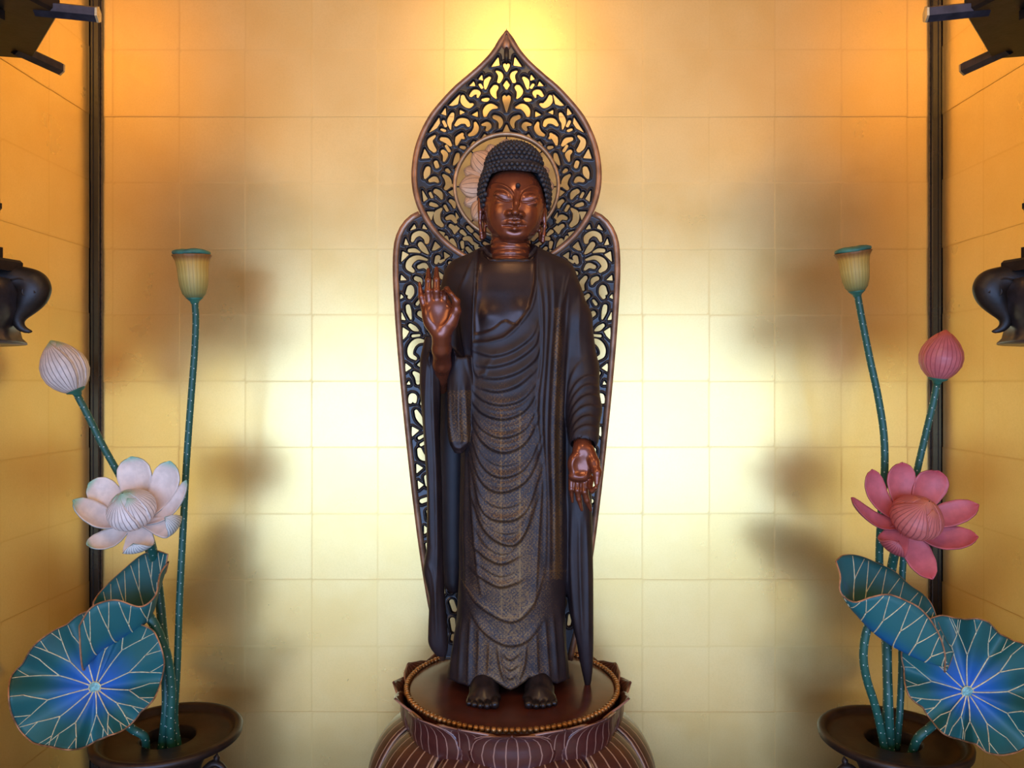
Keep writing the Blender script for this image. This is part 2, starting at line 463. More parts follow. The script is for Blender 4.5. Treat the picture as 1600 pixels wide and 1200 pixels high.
def striped(name, base, line, freq, width, rough, metal=0, coat=0, tipcol=None, sided=False, backcol=None, vmul='v', base2=None, bmp=.3, edge=False):
    """paint that runs in lines along a petal: attributes v (-1..1 across), t (0 base .. 1 tip), side (1 = back)"""
    m, nt, b = new_mat(name)
    v = attr(nt, 'v').outputs['Fac']; t = attr(nt, 't').outputs['Fac']; sd = attr(nt, 'side').outputs['Fac']
    co = objco(nt); nz = noise(nt, co, 70)
    c = mixc(nt, sstep(nt, nz, .3, .7), tuple(x * .9 for x in base), tuple(min(1, x * 1.12) for x in base))
    if base2: c = mixc(nt, sstep(nt, t, .15, .75), mixc(nt, 0.5, c, base2), c)
    if tipcol: c = mixc(nt, sstep(nt, t, TIPLO, 1.0), c, tipcol)
    w = mathn(nt, 'PINGPONG', mathn(nt, 'MULTIPLY', v, freq), 1.0)
    ln = sstep(nt, w, 1 - width, 1 - width * .4)
    if edge: ln = mathn(nt, 'MAXIMUM', ln, sstep(nt, mathn(nt, 'ABSOLUTE', v), .94, .985))
    if sided: ln = mathn(nt, 'MULTIPLY', ln, sd)
    if backcol: c = mixc(nt, sd, c, backcol)
    c = mixc(nt, mathn(nt, 'MULTIPLY', ln, mathn(nt, 'ADD', .55, mathn(nt, 'MULTIPLY', nz, .7)), clamp=True), c, line)
    lk(nt, c, b.inputs['Base Color']); b.inputs['Roughness'].default_value = rough; b.inputs['Metallic'].default_value = metal
    b.inputs['Coat Weight'].default_value = coat
    if bmp: bump(nt, b, ln, bmp, 0.0006)
    return m
M['ped_petal'] = striped('striped_lacquer_petal', (0.072, 0.018, 0.015), (0.36, 0.20, 0.15), 8, .15, 0.30, 0, .3, edge=True)
M['ped_petal_low'] = striped('striped_lacquer_petal_low', (0.060, 0.018, 0.014), (0.40, 0.25, 0.17), 6, .18, 0.32, 0, .3, edge=True)
M['halo_petal'] = striped('engraved_halo_petal', (0.60, 0.35, 0.19), (0.05, 0.03, 0.02), 5, .13, 0.45, .25)
M['white_petal'] = striped('white_petal', (0.86, 0.74, 0.66), (0.10, 0.16, 0.15), 9, .30, 0.5, 0, 0, (0.30, 0.62, 0.45), True, (0.66, 0.70, 0.70), base2=(0.80, 0.50, 0.34))
M['white_bud'] = striped('white_bud_petal', (0.78, 0.71, 0.68), (0.26, 0.20, 0.19), 10, .26, 0.5, 0, 0, (0.34, 0.60, 0.42))
M['pink_petal'] = striped('pink_petal', (0.60, 0.135, 0.155), (0.20, 0.03, 0.04), 9, .30, 0.5, 0, 0, (0.62, 0.10, 0.12), True, (0.42, 0.09, 0.10), base2=(0.56, 0.10, 0.07))
M['pink_bud'] = striped('pink_bud_petal', (0.62, 0.17, 0.19), (0.40, 0.07, 0.09), 9, .28, 0.45, 0, .1, (0.75, 0.17, 0.12))
M['pink_core'] = striped('pink_core_petal', (0.56, 0.15, 0.13), (0.30, 0.07, 0.07), 10, .3, 0.5, 0, 0, (0.72, 0.22, 0.12))
def leaf_mat():
    m, nt, b = new_mat('lotus_leaf_paint')
    r = attr(nt, 'r').outputs['Fac']; co = objco(nt); nz = noise(nt, co, 14, 3)
    rr = mathn(nt, 'ADD', r, mathn(nt, 'MULTIPLY', mathn(nt, 'SUBTRACT', nz, .5), .25))
    c = mixc(nt, sstep(nt, rr, .05, .72), (0.008, 0.130, 0.62), (0.018, 0.150, 0.160))
    c = mixc(nt, mathn(nt, 'MULTIPLY', sstep(nt, nz, .52, .72), .35), c, (0.02, 0.06, 0.07))
    lk(nt, c, b.inputs['Base Color']); b.inputs['Roughness'].default_value = 0.5
    bump(nt, b, noise(nt, co, 300), .08, .0005)
    return m
M['leaf'] = leaf_mat()
M['vein'] = simple('gilt_vein', (0.90, 0.76, 0.50), 0.38, 0.25, 0, .15, 200)
M['leaf_rim'] = simple('copper_leaf_rim', (0.42, 0.22, 0.12), 0.4, 0.4, 0, .3, 80)
M['navel'] = simple('leaf_navel', (0.20, 0.48, 0.50), 0.5, 0, 0, .25, 300)
def stem_mat():
    m, nt, b = new_mat('stem_paint')
    ta = attr(nt, 'ta').outputs['Fac']; tl = attr(nt, 'tl').outputs['Fac']
    nz = noise(nt, objco(nt), 25)
    c = mixc(nt, nz, (0.013, 0.088, 0.064), (0.024, 0.140, 0.108))
    rows = mathn(nt, 'MULTIPLY', ta, 6.0); rowi = mathn(nt, 'FLOOR', rows)
    fx = mathn(nt, 'SUBTRACT', mathn(nt, 'FRACT', rows), .5)
    lz = mathn(nt, 'ADD', mathn(nt, 'MULTIPLY', tl, 1 / 17.0), mathn(nt, 'MULTIPLY', rowi, .37))
    fz = mathn(nt, 'SUBTRACT', mathn(nt, 'FRACT', lz), .5)
    d = mathn(nt, 'SQRT', mathn(nt, 'ADD', mathn(nt, 'POWER', mathn(nt, 'MULTIPLY', fx, 5.0), 2.0), mathn(nt, 'POWER', mathn(nt, 'MULTIPLY', fz, 17.0), 2.0)))
    c = mixc(nt, sstep(nt, d, .95, .55), c, (0.75, 0.85, 0.75))
    lk(nt, c, b.inputs['Base Color']); b.inputs['Roughness'].default_value = 0.45
    return m
M['stem'] = stem_mat()
M['stem_green'] = simple('stem_collar_green', (0.035, 0.17, 0.12), 0.5, 0, 0, .15, 80)
def pod_mat():
    m, nt, b = new_mat('seed_pod_paint')
    t = attr(nt, 't').outputs['Fac']; v = attr(nt, 'v').outputs['Fac']; nz = noise(nt, objco(nt), 60, 4)
    cr = nt.nodes.new('ShaderNodeValToRGB'); el = cr.color_ramp.elements
    el[0].position = 0; el[0].color = (0.10, 0.17, 0.08, 1); el[1].position = 1; el[1].color = (0.16, 0.06, 0.02, 1)
    for p, c in ((.14, (0.33, 0.30, 0.09, 1)), (.5, (0.62, 0.46, 0.12, 1)), (.78, (0.64, 0.38, 0.07, 1)), (.87, (0.36, 0.16, 0.035, 1))):
        e = el.new(p); e.color = c
    lk(nt, t, cr.inputs[0])
    w = mathn(nt, 'PINGPONG', mathn(nt, 'MULTIPLY', v, 1.0), 1.0)
    ln = mathn(nt, 'MULTIPLY', sstep(nt, w, .6, 1.0), mathn(nt, 'MULTIPLY', nz, .55))
    lk(nt, mixc(nt, ln, cr.outputs[0], (0.14, 0.06, 0.015)), b.inputs['Base Color']); b.inputs['Roughness'].default_value = 0.55
    return m
M['pod'] = pod_mat()
M['pod_top'] = simple('pod_cap_green', (0.045, 0.17, 0.12), 0.55, 0, 0, .25, 60, .2)

# ------------------------------------------------------------------ the setting
XL, XR, YB, YF = -762.0, 776.0, 196.0, -620.0       # alcove: side walls, back wall, front edge
ZT, ZTAB = 1300.0 * 1.0, -850.0                     # alcove ceiling, altar top
HX0, HX1, HY0 = -3.0, 3.0, -6.2                     # hall (metres)
HZ1 = ZC + ZT * S
def sbox(name, *b_, mat=None, bev=0):
    v, f = box(*b_, bev=bev); o = build(name, v, f, mat, None, False, units=False); return tag(o, kind='structure')
wb = sbox('wall_back', XL * S - .05, XR * S + .05, YB * S + .002, YB * S + .06, 0, HZ1, mat=M['lacquer'])
wl = sbox('wall_left', XL * S - .06, XL * S - .002, YF * S, YB * S, 0, HZ1, mat=M['lacquer'])
wr = sbox('wall_right', XR * S + .002, XR * S + .06, YF * S, YB * S, 0, HZ1, mat=M['lacquer'])
sbox('floor', HX0, HX1, HY0 - .1, YB * S + .06, -.06, 0, mat=M['tatami'])
sbox('ceiling', HX0, HX1, HY0 - .1, YB * S + .06, HZ1, HZ1 + .06, mat=M['ceiling'])
sbox('wall_hall_left', HX0 - .06, HX0, HY0, YF * S, 0, HZ1, mat=M['plaster'])
sbox('wall_hall_right', HX1, HX1 + .06, HY0, YF * S, 0, HZ1, mat=M['plaster'])
sbox('wall_alcove_left', HX0, XL * S - .06, YF * S - .04, YF * S, 0, HZ1, mat=M['plaster'])
sbox('wall_alcove_right', XR * S + .06, HX1, YF * S - .04, YF * S, 0, HZ1, mat=M['plaster'])
# front of the hall: plaster beside and above a wide open doorway
DX0, DX1, DZ1 = -2.65, 2.42, 1.90
HYF = -4.95
def front():
    sbox('wall_front', HX0, DX0, HYF - .06, HYF, 0, HZ1, mat=M['plaster'])
    sbox('wall_front_side', DX1, HX1, HYF - .06, HYF, 0, HZ1, mat=M['plaster'])
    sbox('wall_front_lintel', DX0, DX1, HYF - .06, HYF, DZ1, HZ1, mat=M['plaster'])
front()
# gold leaf squares, one object each, laid with a small overlap
def leaf_mesh():
    q = 60.15 + 1.1; i_ = q - 6.5; h = .32
    xs = (-q, -i_, i_, q); v = []; e = []
    for a in xs:
        for c in xs: v.append((a * S, 0, c * S)); e.append(1.0 if (abs(a) == q or abs(c) == q) else 0.0)
    n = len(v)
    v += [(x, h * S, z) for (x, y, z) in (v[0], v[12], v[15], v[3])]; e += [1.0] * 4
    f = [tuple(reversed(t)) for t in gridfaces(4, 4)]
    f = [t[::-1] for t in f]
    f += [(0, 16, 17, 12, 8, 4), (12, 17, 18, 15, 14, 13), (15, 18, 19, 3, 7, 11), (3, 19, 16, 0, 1, 2)]
    me = bpy.data.meshes.new('gold_leaf_square'); me.from_pydata(v, [], f); me.update()
    at = me.attributes.new('edge', 'FLOAT', 'POINT'); at.data.foreach_set('value', np.array(e, np.float32))
    me.materials.append(M['gold']); return me
LM = leaf_mesh(); PIT = 120.3
r5 = random.Random(3)
def leafs(parent, kind):
    nrow = 18; z0 = (600 - 182) * 1.1633 + PIT * 7.5
    if kind == 'back': cols = range(14); 
    else: cols = range(7)
    for i in cols:
        for j in range(nrow):
            lay = .30 + .42 * ((i % 2) + 2 * (j % 2)) + r5.uniform(0, .1)
            z = z0 - j * PIT + r5.uniform(-.7, .7)
            if z - PIT / 2 < -830 + 0: continue
            o = bpy.data.objects.new('gold_leaf', LM); link(o); o.parent = parent
            if kind == 'back':
                x = (487 - 800) * 1.1633 - PIT * 3.5 + i * PIT + r5.uniform(-.7, .7)
                if x + PIT / 2 < XL or x - PIT / 2 > XR: COL.objects.unlink(o); bpy.data.objects.remove(o); continue
                o.location = W(x, YB - lay, z); o.rotation_euler = (0, r5.uniform(-.006, .006), 0)
            else:
                y = YB - PIT * .5 - 14 - i * PIT + r5.uniform(-.7, .7)
                if kind == 'left': o.location = W(XL + lay, y, z); o.rotation_euler = (0, r5.uniform(-.006, .006), math.radians(90))
                else: o.location = W(XR - lay, y, z); o.rotation_euler = (0, r5.uniform(-.006, .006), math.radians(-90))
leafs(wb, 'back'); leafs(wl, 'left'); leafs(wr, 'right')
# black lacquered corner posts
def post(name, x0, x1, sgn):
    v, f = box(x0, x1, YB - 11, YB - 1.6, ZTAB, ZT, bev=1.5)
    p = tag(build(name, v, f, M['post'], None, False), kind='structure')
    xe = x1 if sgn > 0 else x0
    mb = MB(); mb.add(*box(min(xe - sgn * 0.2, xe + sgn * 2.2), max(xe - sgn * 0.2, xe + sgn * 2.2), YB - 6, YB - 1.7, ZTAB, ZT, bev=.6))
    mb.build('edge_bead', M['post_edge'], p, False)
    xg = x0 + (x1 - x0) * (.38 if sgn > 0 else .62)
    mb = MB(); mb.add(*box(xg - .8, xg + .8, YB - 11.6, YB - 10.2, ZTAB, ZT)); mb.build('joint_line', M['vase_in'], p, False)
post('trim_1', XL + .4, XL + 17, 1); post('trim_2', XR - 18, XR - .4, -1)
# ceiling lamps (paper globes) that the bulbs sit in
# ------------------------------------------------------------------ altar table (below the frame)
def altar():
    t = thing('altar_table', W(0, -200, ZTAB) - Vector((0, 0, ZC + ZTAB * S)), 'long black lacquered altar table below the statue', 'table')
    mb = MB(); mb.add(*box(XL + 6, XR - 6, -330, YB - 30, ZTAB - 45, ZTAB, bev=6)); mb.build('table_top', M['lacquer'], t, False)
    mb = MB(); mb.add(*box(XL + 20, XR - 20, -310, YB - 50, -1405, ZTAB - 45, bev=4)); mb.build('front_panel', M['lacquer'], t, False)
    mb = MB(); mb.add(*box(XL + 8, XR - 8, -325, YB - 34, -1418.1, -1405, bev=3)); mb.build('foot_board', M['lacquer'], t, False)
altar()

# ------------------------------------------------------------------ lotus pedestal
ZD = -468.0
def cyl_petal(th0, half, prof, wid, bulge, nu=15, nv=13, thick=3.0):
    """prof list (t, R, Z); wid list (t, w)"""
    P = np.array(prof); Wd = np.array(wid); G = np.zeros((nu, nv, 3)); tt = np.zeros((nu, nv)); vv = np.zeros((nu, nv))
    cs = crom(P[:, 1:], nu); ts = np.linspace(0, 1, nu)
    for i, t in enumerate(ts):
        w = np.interp(t, Wd[:, 0], Wd[:, 1]) * half; R, Z = cs[i]
        for j in range(nv):
            v = -1 + 2 * j / (nv - 1); th = th0 + v * w
            r = R + bulge * (1 - v * v) * math.sin(math.pi * min(1, .15 + t * .8))
            G[i, j] = (r * math.sin(th), -r * math.cos(th), Z); tt[i, j] = t; vv[i, j] = v
    v_, f_, sd = shell(G[:, ::-1], thick)
    return v_, f_, dict(t=np.tile(tt.ravel(), 2), v=np.tile(vv[:, ::-1].ravel(), 2), side=sd)
def pedestal():
    t = thing('lotus_pedestal', W(0, 0, ZTAB), 'red brown lacquered lotus pedestal with gilt beads under the standing buddha', 'pedestal')
    v, f = lathe([(0, ZD), (60, ZD), (130, ZD), (157, ZD), (161, ZD - 1.5), (163, ZD - 8), (158, ZD - 22), (150, ZD - 40), (146, ZD - 80), (120, ZD - 84), (0, ZD - 84)], 96)
    build('seat_disc', v, f, M['ped'], t)
    # row of small gilt beads around the disc
    mb = MB(); n = 124
    for k in range(n):
        a = 2 * math.pi * k / n; cx, cy = 163.5 * math.sin(a), -163.5 * math.cos(a)
        vv = []; ff = []
        rr = 4.4 * r5.uniform(.9, 1.06)
        for i in range(1, 5):
            for j in range(8):
                ph = math.pi * i / 5; p = 2 * math.pi * j / 8
                vv.append((cx + rr * math.sin(ph) * math.cos(p), cy + rr * math.sin(ph) * math.sin(p), ZD + .6 + rr * math.cos(ph)))
        for i in range(3):
            for j in range(8): ff.append((i * 8 + j, (i + 1) * 8 + j, (i + 1) * 8 + (j + 1) % 8, i * 8 + (j + 1) % 8))
        ff.append(tuple(range(8))); ff.append(tuple(24 + j for j in range(8))[::-1]); mb.add(vv, ff)
    tag(mb.build('bead_row', M['bead'], t), kind='stuff')
    wid = [(0, .62), (.3, .86), (.55, 1.0), (.75, .90), (.9, .56), (1, .05)]
    up = [(0, 148, -552), (.25, 160, -528), (.5, 167, -503), (.72, 168, -489), (.88, 174, -475), (1, 186, -466)]
    up2 = [(0, 146, -548), (.25, 157, -526), (.5, 164, -501), (.72, 166, -488), (.88, 172, -474), (1, 187, -463)]
    n = 8
    for k in range(n):
        v, f, a = cyl_petal(2 * math.pi * k / n, math.pi / n * .99, up, wid, 7); build('upper_petal', v, f, M['ped_petal'], t, attrs=a)
    for k in range(n):
        v, f, a = cyl_petal(2 * math.pi * (k + .5) / n, math.pi / n * .92, up2, wid, 4); build('upper_petal', v, f, M['ped_petal'], t, attrs=a)
    lo = [(0, 146, -520), (.12, 158, -516), (.3, 183, -535), (.5, 203, -568), (.7, 214, -604), (.87, 222, -645), (1, 236, -672)]
    wl_ = [(0, .9), (.3, 1.0), (.7, .98), (.88, .72), (1, .05)]
    n = 10
    lo = [(p, r * .0 + (r if r < 170 else 158 + (r - 158) * 1.0), z) for p, r, z in lo]
    for k in range(n):
        v, f, a = cyl_petal(2 * math.pi * (k + .5) / n, math.pi / n * .97, lo, wl_, 9, 18, 13); build('lower_petal', v, f, M['ped_petal_low'], t, attrs=a)
    lo2 = [(p, r - 5, z - 6) for p, r, z in lo]
    for k in range(n):
        v, f, a = cyl_petal(2 * math.pi * k / n, math.pi / n * .9, lo2, wl_, 5, 18, 13); build('lower_petal', v, f, M['ped_petal_low'], t, attrs=a)
    v, f = lathe([(0, -545), (140, -545), (165, -560), (195, -610), (205, -660), (210, -690), (235, -695), (238, -716), (0, -716)], 64)
    build('lower_core', v, f, M['ped'], t)
    for i, (r, z0, z1) in enumerate(((292, -716, -745), (262, -745, -780), (305, -780, ZTAB))):
        v, f = lathe([(0, z0), (r - 4, z0), (r, z0 - 4), (r, z1 + 4), (r - 4, z1), (0, z1)], 8, a0=math.pi / 8); v = [(x, y * (.63 if y > 0 else 1), z) for x, y, z in v]; build('base_step', v, f, M['ped'], t, False)
    return t
pedestal()

# ------------------------------------------------------------------ halo (mandorla)
YH = 72.0; KH = 1 + YH / 1200.0
def hp(u, v, dy=0.0):     # a point of the halo board
    return np.array(((u - 800) * KH, YH + dy, (600 - v) * KH))
HCX = 791.5
def mir(pts): return [(2 * HCX - p[0], *p[1:]) for p in pts]
head_left = [(791, 50), (783, 66), (772, 84), (756, 102), (735, 121), (714, 139), (695, 159), (677, 181), (664, 204), (654, 230), (649, 256), (648, 281), (651, 304), (658, 326), (669, 347), (684, 367), (703, 385), (725, 400), (750, 411), (791, 418)]
body_left = [(656, 335), (643, 342), (632, 354), (624, 370), (620, 390), (619, 425), (621, 470), (625, 530), (632, 610), (641, 700), (650, 780), (659, 850), (668, 910), (678, 965), (688, 1008), (693, 1030)]
HO = [  # head: openings of the carved board, left half. 's' = stroke (x, y, radius)..., 'p' = polygon. first block is written 4x at (600, 30)
 ('p4', (748, 282), (757, 276), (766, 281), (775, 276), (785, 282), (785, 296), (768, 330), (749, 298)),
 ('p4', (714, 238), (721, 290), (672, 298)), ('s4', (706, 328, 6), (724, 342, 11), (729, 362, 12), (719, 390, 9)),
 ('s4', (658, 368, 8), (642, 388, 13), (636, 418, 9), (634, 434, 5)), ('s4', (696, 428, 15), (683, 450, 16), (688, 474, 11), (700, 494, 4)),
 ('p4', (767, 384), (786, 412), (768, 442), (749, 412)), ('p4', (744, 484), (754, 474), (766, 486), (779, 474), (790, 484), (790, 506), (768, 582), (743, 508)),
 ('p4', (590, 376), (612, 348), (617, 384)), ('p4', (534, 418), (560, 390), (570, 418)), ('s4', (600, 410, 7), (612, 428, 7)),
 ('s4', (544, 478, 8), (566, 456, 13), (590, 462, 11), (586, 488, 4)), ('s4', (492, 484, 9), (500, 516, 16), (528, 540, 14), (550, 534, 8)),
 ('s4', (618, 505, 7), (638, 504, 11), (650, 500, 7)), ('p4', (406, 540), (474, 470), (461, 532), (430, 542)),
 ('s4', (632, 604, 8), (640, 570, 16), (666, 547, 16), (704, 552, 6)), ('s4', (692, 612, 11), (718, 624, 13), (730, 648, 11), (722, 680, 4)),
 ('s4', (618, 660, 7), (644, 656, 12), (656, 672, 12), (644, 692, 7)), ('p4', (768, 660), (786, 702), (832, 716), (764, 728), (700, 716), (750, 702)),
 ('p4', (476, 568), (506, 584), (476, 597)), ('p4', (550, 598), (584, 577), (585, 613)),
 ('s4', (428, 594, 9), (418, 622, 15), (410, 648, 11), (416, 688, 3)), ('s4', (452, 660, 9), (478, 637, 15), (514, 640, 13), (528, 664, 8)),
 ('s4', (570, 648, 6), (577, 680, 13), (562, 710, 13), (536, 724, 8)), ('p4', (358, 592), (384, 556), (388, 602)),
 ('p4', (282, 710), (344, 616), (349, 652), (330, 682)), ('s4', (372, 640, 7), (386, 668, 7)), ('s4', (360, 690, 6), (380, 698, 7)),
 ('s4', (458, 742, 9), (478, 731, 11), (497, 744, 6)), ('p4', (538, 790), (560, 763), (578, 770)), ('p4', (610, 746), (628, 718), (652, 738)),
 ('s', (679, 213, 1.6), (672, 220, 3.2), (674, 229, 3.8), (678.6, 235, 2.8)), ('s', (690.5, 217.4, 2.6), (698, 220, 3.4), (704, 227, 1.8)),
 ('s', (692, 237, 2.6), (696, 242, 3.2), (694, 251, 1.5)), ('s', (722, 210, 2), (716, 217, 3.4), (713.5, 226, 1.4)), ('s', (720.5, 230, 1.8), (725, 231, 2.3)),
 ('s', (715, 242, 2.5), (713.5, 249, 3.2), (709.5, 257, 1.4)), ('s', (681, 254, 2.5), (683, 260, 2.6)), ('p', (658.5, 248), (663.5, 233), (671.5, 247)),
 ('s', (668.5, 264, 3.2), (667, 271, 4.0), (664.5, 278, 1.5)), ('s', (698.5, 266, 2.3), (702, 269, 1.6)), ('p', (711, 264), (719, 254), (716.5, 267)),
 ('s', (672.5, 282, 2.5), (679, 280, 3.4), (684, 284, 1.6)), ('s', (693, 274, 1.6), (699, 280, 3.4), (701, 288, 3.8), (697, 294, 2.6)),
 ('s', (681, 299, 3.0), (687, 303, 3.4), (690, 310, 1.4)), ('p', (660, 298), (668, 311), (662, 315)), ('s', (673.5, 319, 2.4), (680, 321, 2.2), (684, 322, .8)),
 ('s', (704, 314, 2.2), (708.5, 318, 2.7), (710, 324, 1.4)), ('p', (667, 331), (678, 331), (674, 344)),
 ('s', (689, 327, 1.8), (683, 334, 3.8), (684, 345, 3.8), (690, 352, 2.6)), ('s', (699, 341, 2.4), (706, 339.5, 3.2), (712, 347, 1.8)),
 ('s', (704, 353, 2.5), (709, 357, 2.7), (710.5, 364, 1.2)), ('p', (686, 361), (695, 364), (692, 374)), ('s', (706, 376, 2.8), (709, 383, 3.2), (713.5, 391, 1)),
 ('s', (721.5, 362, 2.6), (727, 367, 1.6)), ('s', (726, 373, 2.4), (733, 373, 2.8), (739, 381, 1.5)), ('s', (722, 379, 2.3), (723, 387, 1.6)),
 ('p', (700.5, 300), (709, 296), (708.5, 307)), ('p', (712, 332), (717, 340), (713, 344)),
 ('s', (731, 355, 2.0), (737, 361, 2.2)), ('s', (742, 366, 2.0), (750, 374, 2.2)), ('s', (757, 380, 2.0), (766, 385, 2.0)), ('p', (740, 378), (748, 383), (742, 388)), ('s', (697, 371, 2.2), (700, 381, 2.4)), ('p', (715, 394), (724, 390), (723, 401)), ('s', (730, 388, 2.2), (736, 395, 2.4)), ('p', (712, 352), (718, 357), (713, 363)), ('s', (697, 228, 1.6), (702, 236, 1.8)), ('p', (703, 291), (709, 286), (709, 293)), ('s', (672, 302, 1.6), (675, 308, 1.6)), ('s', (695, 322, 1.8), (699, 329, 1.6)),
 ('s', (745, 388, 2.5), (752, 392, 3), (760, 399, 1.4)), ('s', (768, 398, 2.6), (776, 401, 2.6)),
]
BO = [
 ('p', (641, 360), (647.5, 351), (650, 357)), ('p', (660, 357), (662, 351), (667.5, 358.5)), ('s', (644.5, 376, 1.8), (648, 368, 3.2), (657, 365, 3.2), (666, 371, 3.6), (667, 378, 2.6)),
 ('s', (657, 382, 3.2), (662, 389, 3.4), (668.5, 396, 1.2)), ('s', (640, 391.5, 2.2), (648, 391.5, 2.4), (656, 394.5, .8)), ('p', (631.5, 382), (634, 373), (638.5, 383)),
 ('p', (627, 409), (629, 393), (638.5, 398)), ('s', (667, 406, 1.2), (653, 402.5, 2.6), (642, 408, 4.0), (638.5, 417, 3.6), (645, 423.5, 2.2)), ('s', (655, 417, 2.6), (663, 415, 3.2), (669, 421, 1.4)),
 ('p', (675, 391), (680, 378), (688, 386), (680, 391)), ('s', (681.5, 410, 2.2), (684, 403, 3.4)), ('s', (688, 409, 2), (694, 406, 1.2)),
 ('p', (626, 438), (627, 430), (635, 437.5)), ('s', (636.5, 458, 2.2), (641, 450, 3.6), (643, 457, 3.4), (640, 464, 2.5)), ('s', (650, 435, 2.6), (656, 438, 2.8), (658, 444, 1)),
 ('p', (625.5, 467), (626.5, 460), (630.5, 464.5)), ('s', (637.5, 479, 2.6), (639, 487, 3.0), (642, 498, 1)), ('s', (652, 475, 2), (655.5, 470, 1.6)), ('s', (656, 490, 3.2), (662, 496, 2)),
 ('p', (627.5, 499), (627.5, 488), (633.5, 500)), ('s', (641, 508.5, 2.2), (647, 513, 3), (653, 516.5, 1)), ('p', (629, 531), (629.5, 512), (639, 518), (635, 525)), ('s', (645, 525, 1.6), (655, 524, 1.4)),
 ('s', (649, 560, 2), (642, 555, 3), (641.5, 546, 3.8), (646, 537.5, 3.8), (653, 533, 3.2), (661, 533, 1.8)), ('p', (633, 581), (634, 568), (642.5, 575)), ('p', (652, 570), (658, 564.5), (660, 576)),
 ('s', (647.5, 583, 2.2), (653, 588.5, 3.8), (653, 598, 2.2)), ('s', (662, 594, 1.8), (660, 603, 1.6)), ('p', (636, 600.5), (639, 595.5), (641, 600.5)),
 ('s', (641, 627, 2.8), (643, 619, 3), (647.5, 620, 3), (648, 627, 2.2)), ('s', (662.5, 622, 2.4), (659, 631, 1.8)), ('s', (650.5, 643, 2.2), (655, 653, 3.6), (661.5, 665, 1)), ('s', (665, 646, 2), (667, 653, 1.6)),
 ('p', (643.5, 682), (644, 667), (654.5, 672.5)), ('s', (655, 684.5, 1.8), (663, 680, 1.4)), ('s', (658, 695, 1.8), (669, 688, 1.6)), ('s', (655.5, 703, 2.8), (659, 713, 4), (667, 718, 2.2)),
 ('p', (651, 739), (651, 725), (660.5, 731)), ('s', (667, 746, 3.4), (668, 757, 2.6)), ('p', (654, 764), (653, 751), (661.5, 757.5)), ('s', (659, 783, 2.6), (667, 780, 2.6)),
 ('s', (669.5, 799, 2.4), (670, 809, 1.6)), ('p', (663, 834), (663, 821.5), (671.5, 828)), ('s', (667, 850, 1.6), (668.5, 861, 1.6)), ('p', (672, 884), (671, 872), (678, 879)),
 ('p', (694, 394), (703, 400), (695, 405)), ('s', (703, 411, 2.2), (711, 415, 2.4)), ('s', (668, 434, 2.4), (674, 443, 3.2), (672, 452, 1.8)), ('s', (683, 427, 2.6), (691, 433, 2.8)), ('p', (699, 418), (708, 427), (700, 434)), ('s', (664, 462, 2.4), (671, 469, 3), (669, 479, 1.6)), ('s', (683, 446, 2.6), (690, 456, 3.4), (687, 467, 1.8)), ('s', (677, 488, 2.6), (684, 497, 2.8)), ('p', (667, 503), (676, 509), (669, 518)), ('s', (690, 482, 2.2), (695, 491, 2.4)), ('s', (668, 530, 2.6), (675, 540, 3), (673, 549, 1.6)), ('s', (686, 515, 2.6), (692, 526, 3)),
 ('s', (676, 897, 2), (679, 906, 2)), ('s', (690, 915, 3), (693, 926, 2)), ('s', (684, 930, 2.2), (687, 941, 2)), ('s', (706, 940, 3), (710, 952, 3)), ('s', (707, 968, 3), (709, 984, 2.6)), ('s', (708, 993, 2.2), (707, 999, 2)), ('s', (692, 962, 2.4), (694, 975, 2)),
]
for vv in range(440, 930, 26):       # openings behind the figure
    BO.append(('s', (700, vv, 4), (706, vv + 8, 4), (704, vv + 14, 2))); BO.append(('s', (728, vv + 12, 4), (722, vv + 20, 4))); BO.append(('s', (756, vv, 4), (764, vv + 8, 4), (760, vv + 15, 2))); BO.append(('p', (782, vv + 10), (791, vv + 2), (800, vv + 10), (791, vv + 22)))
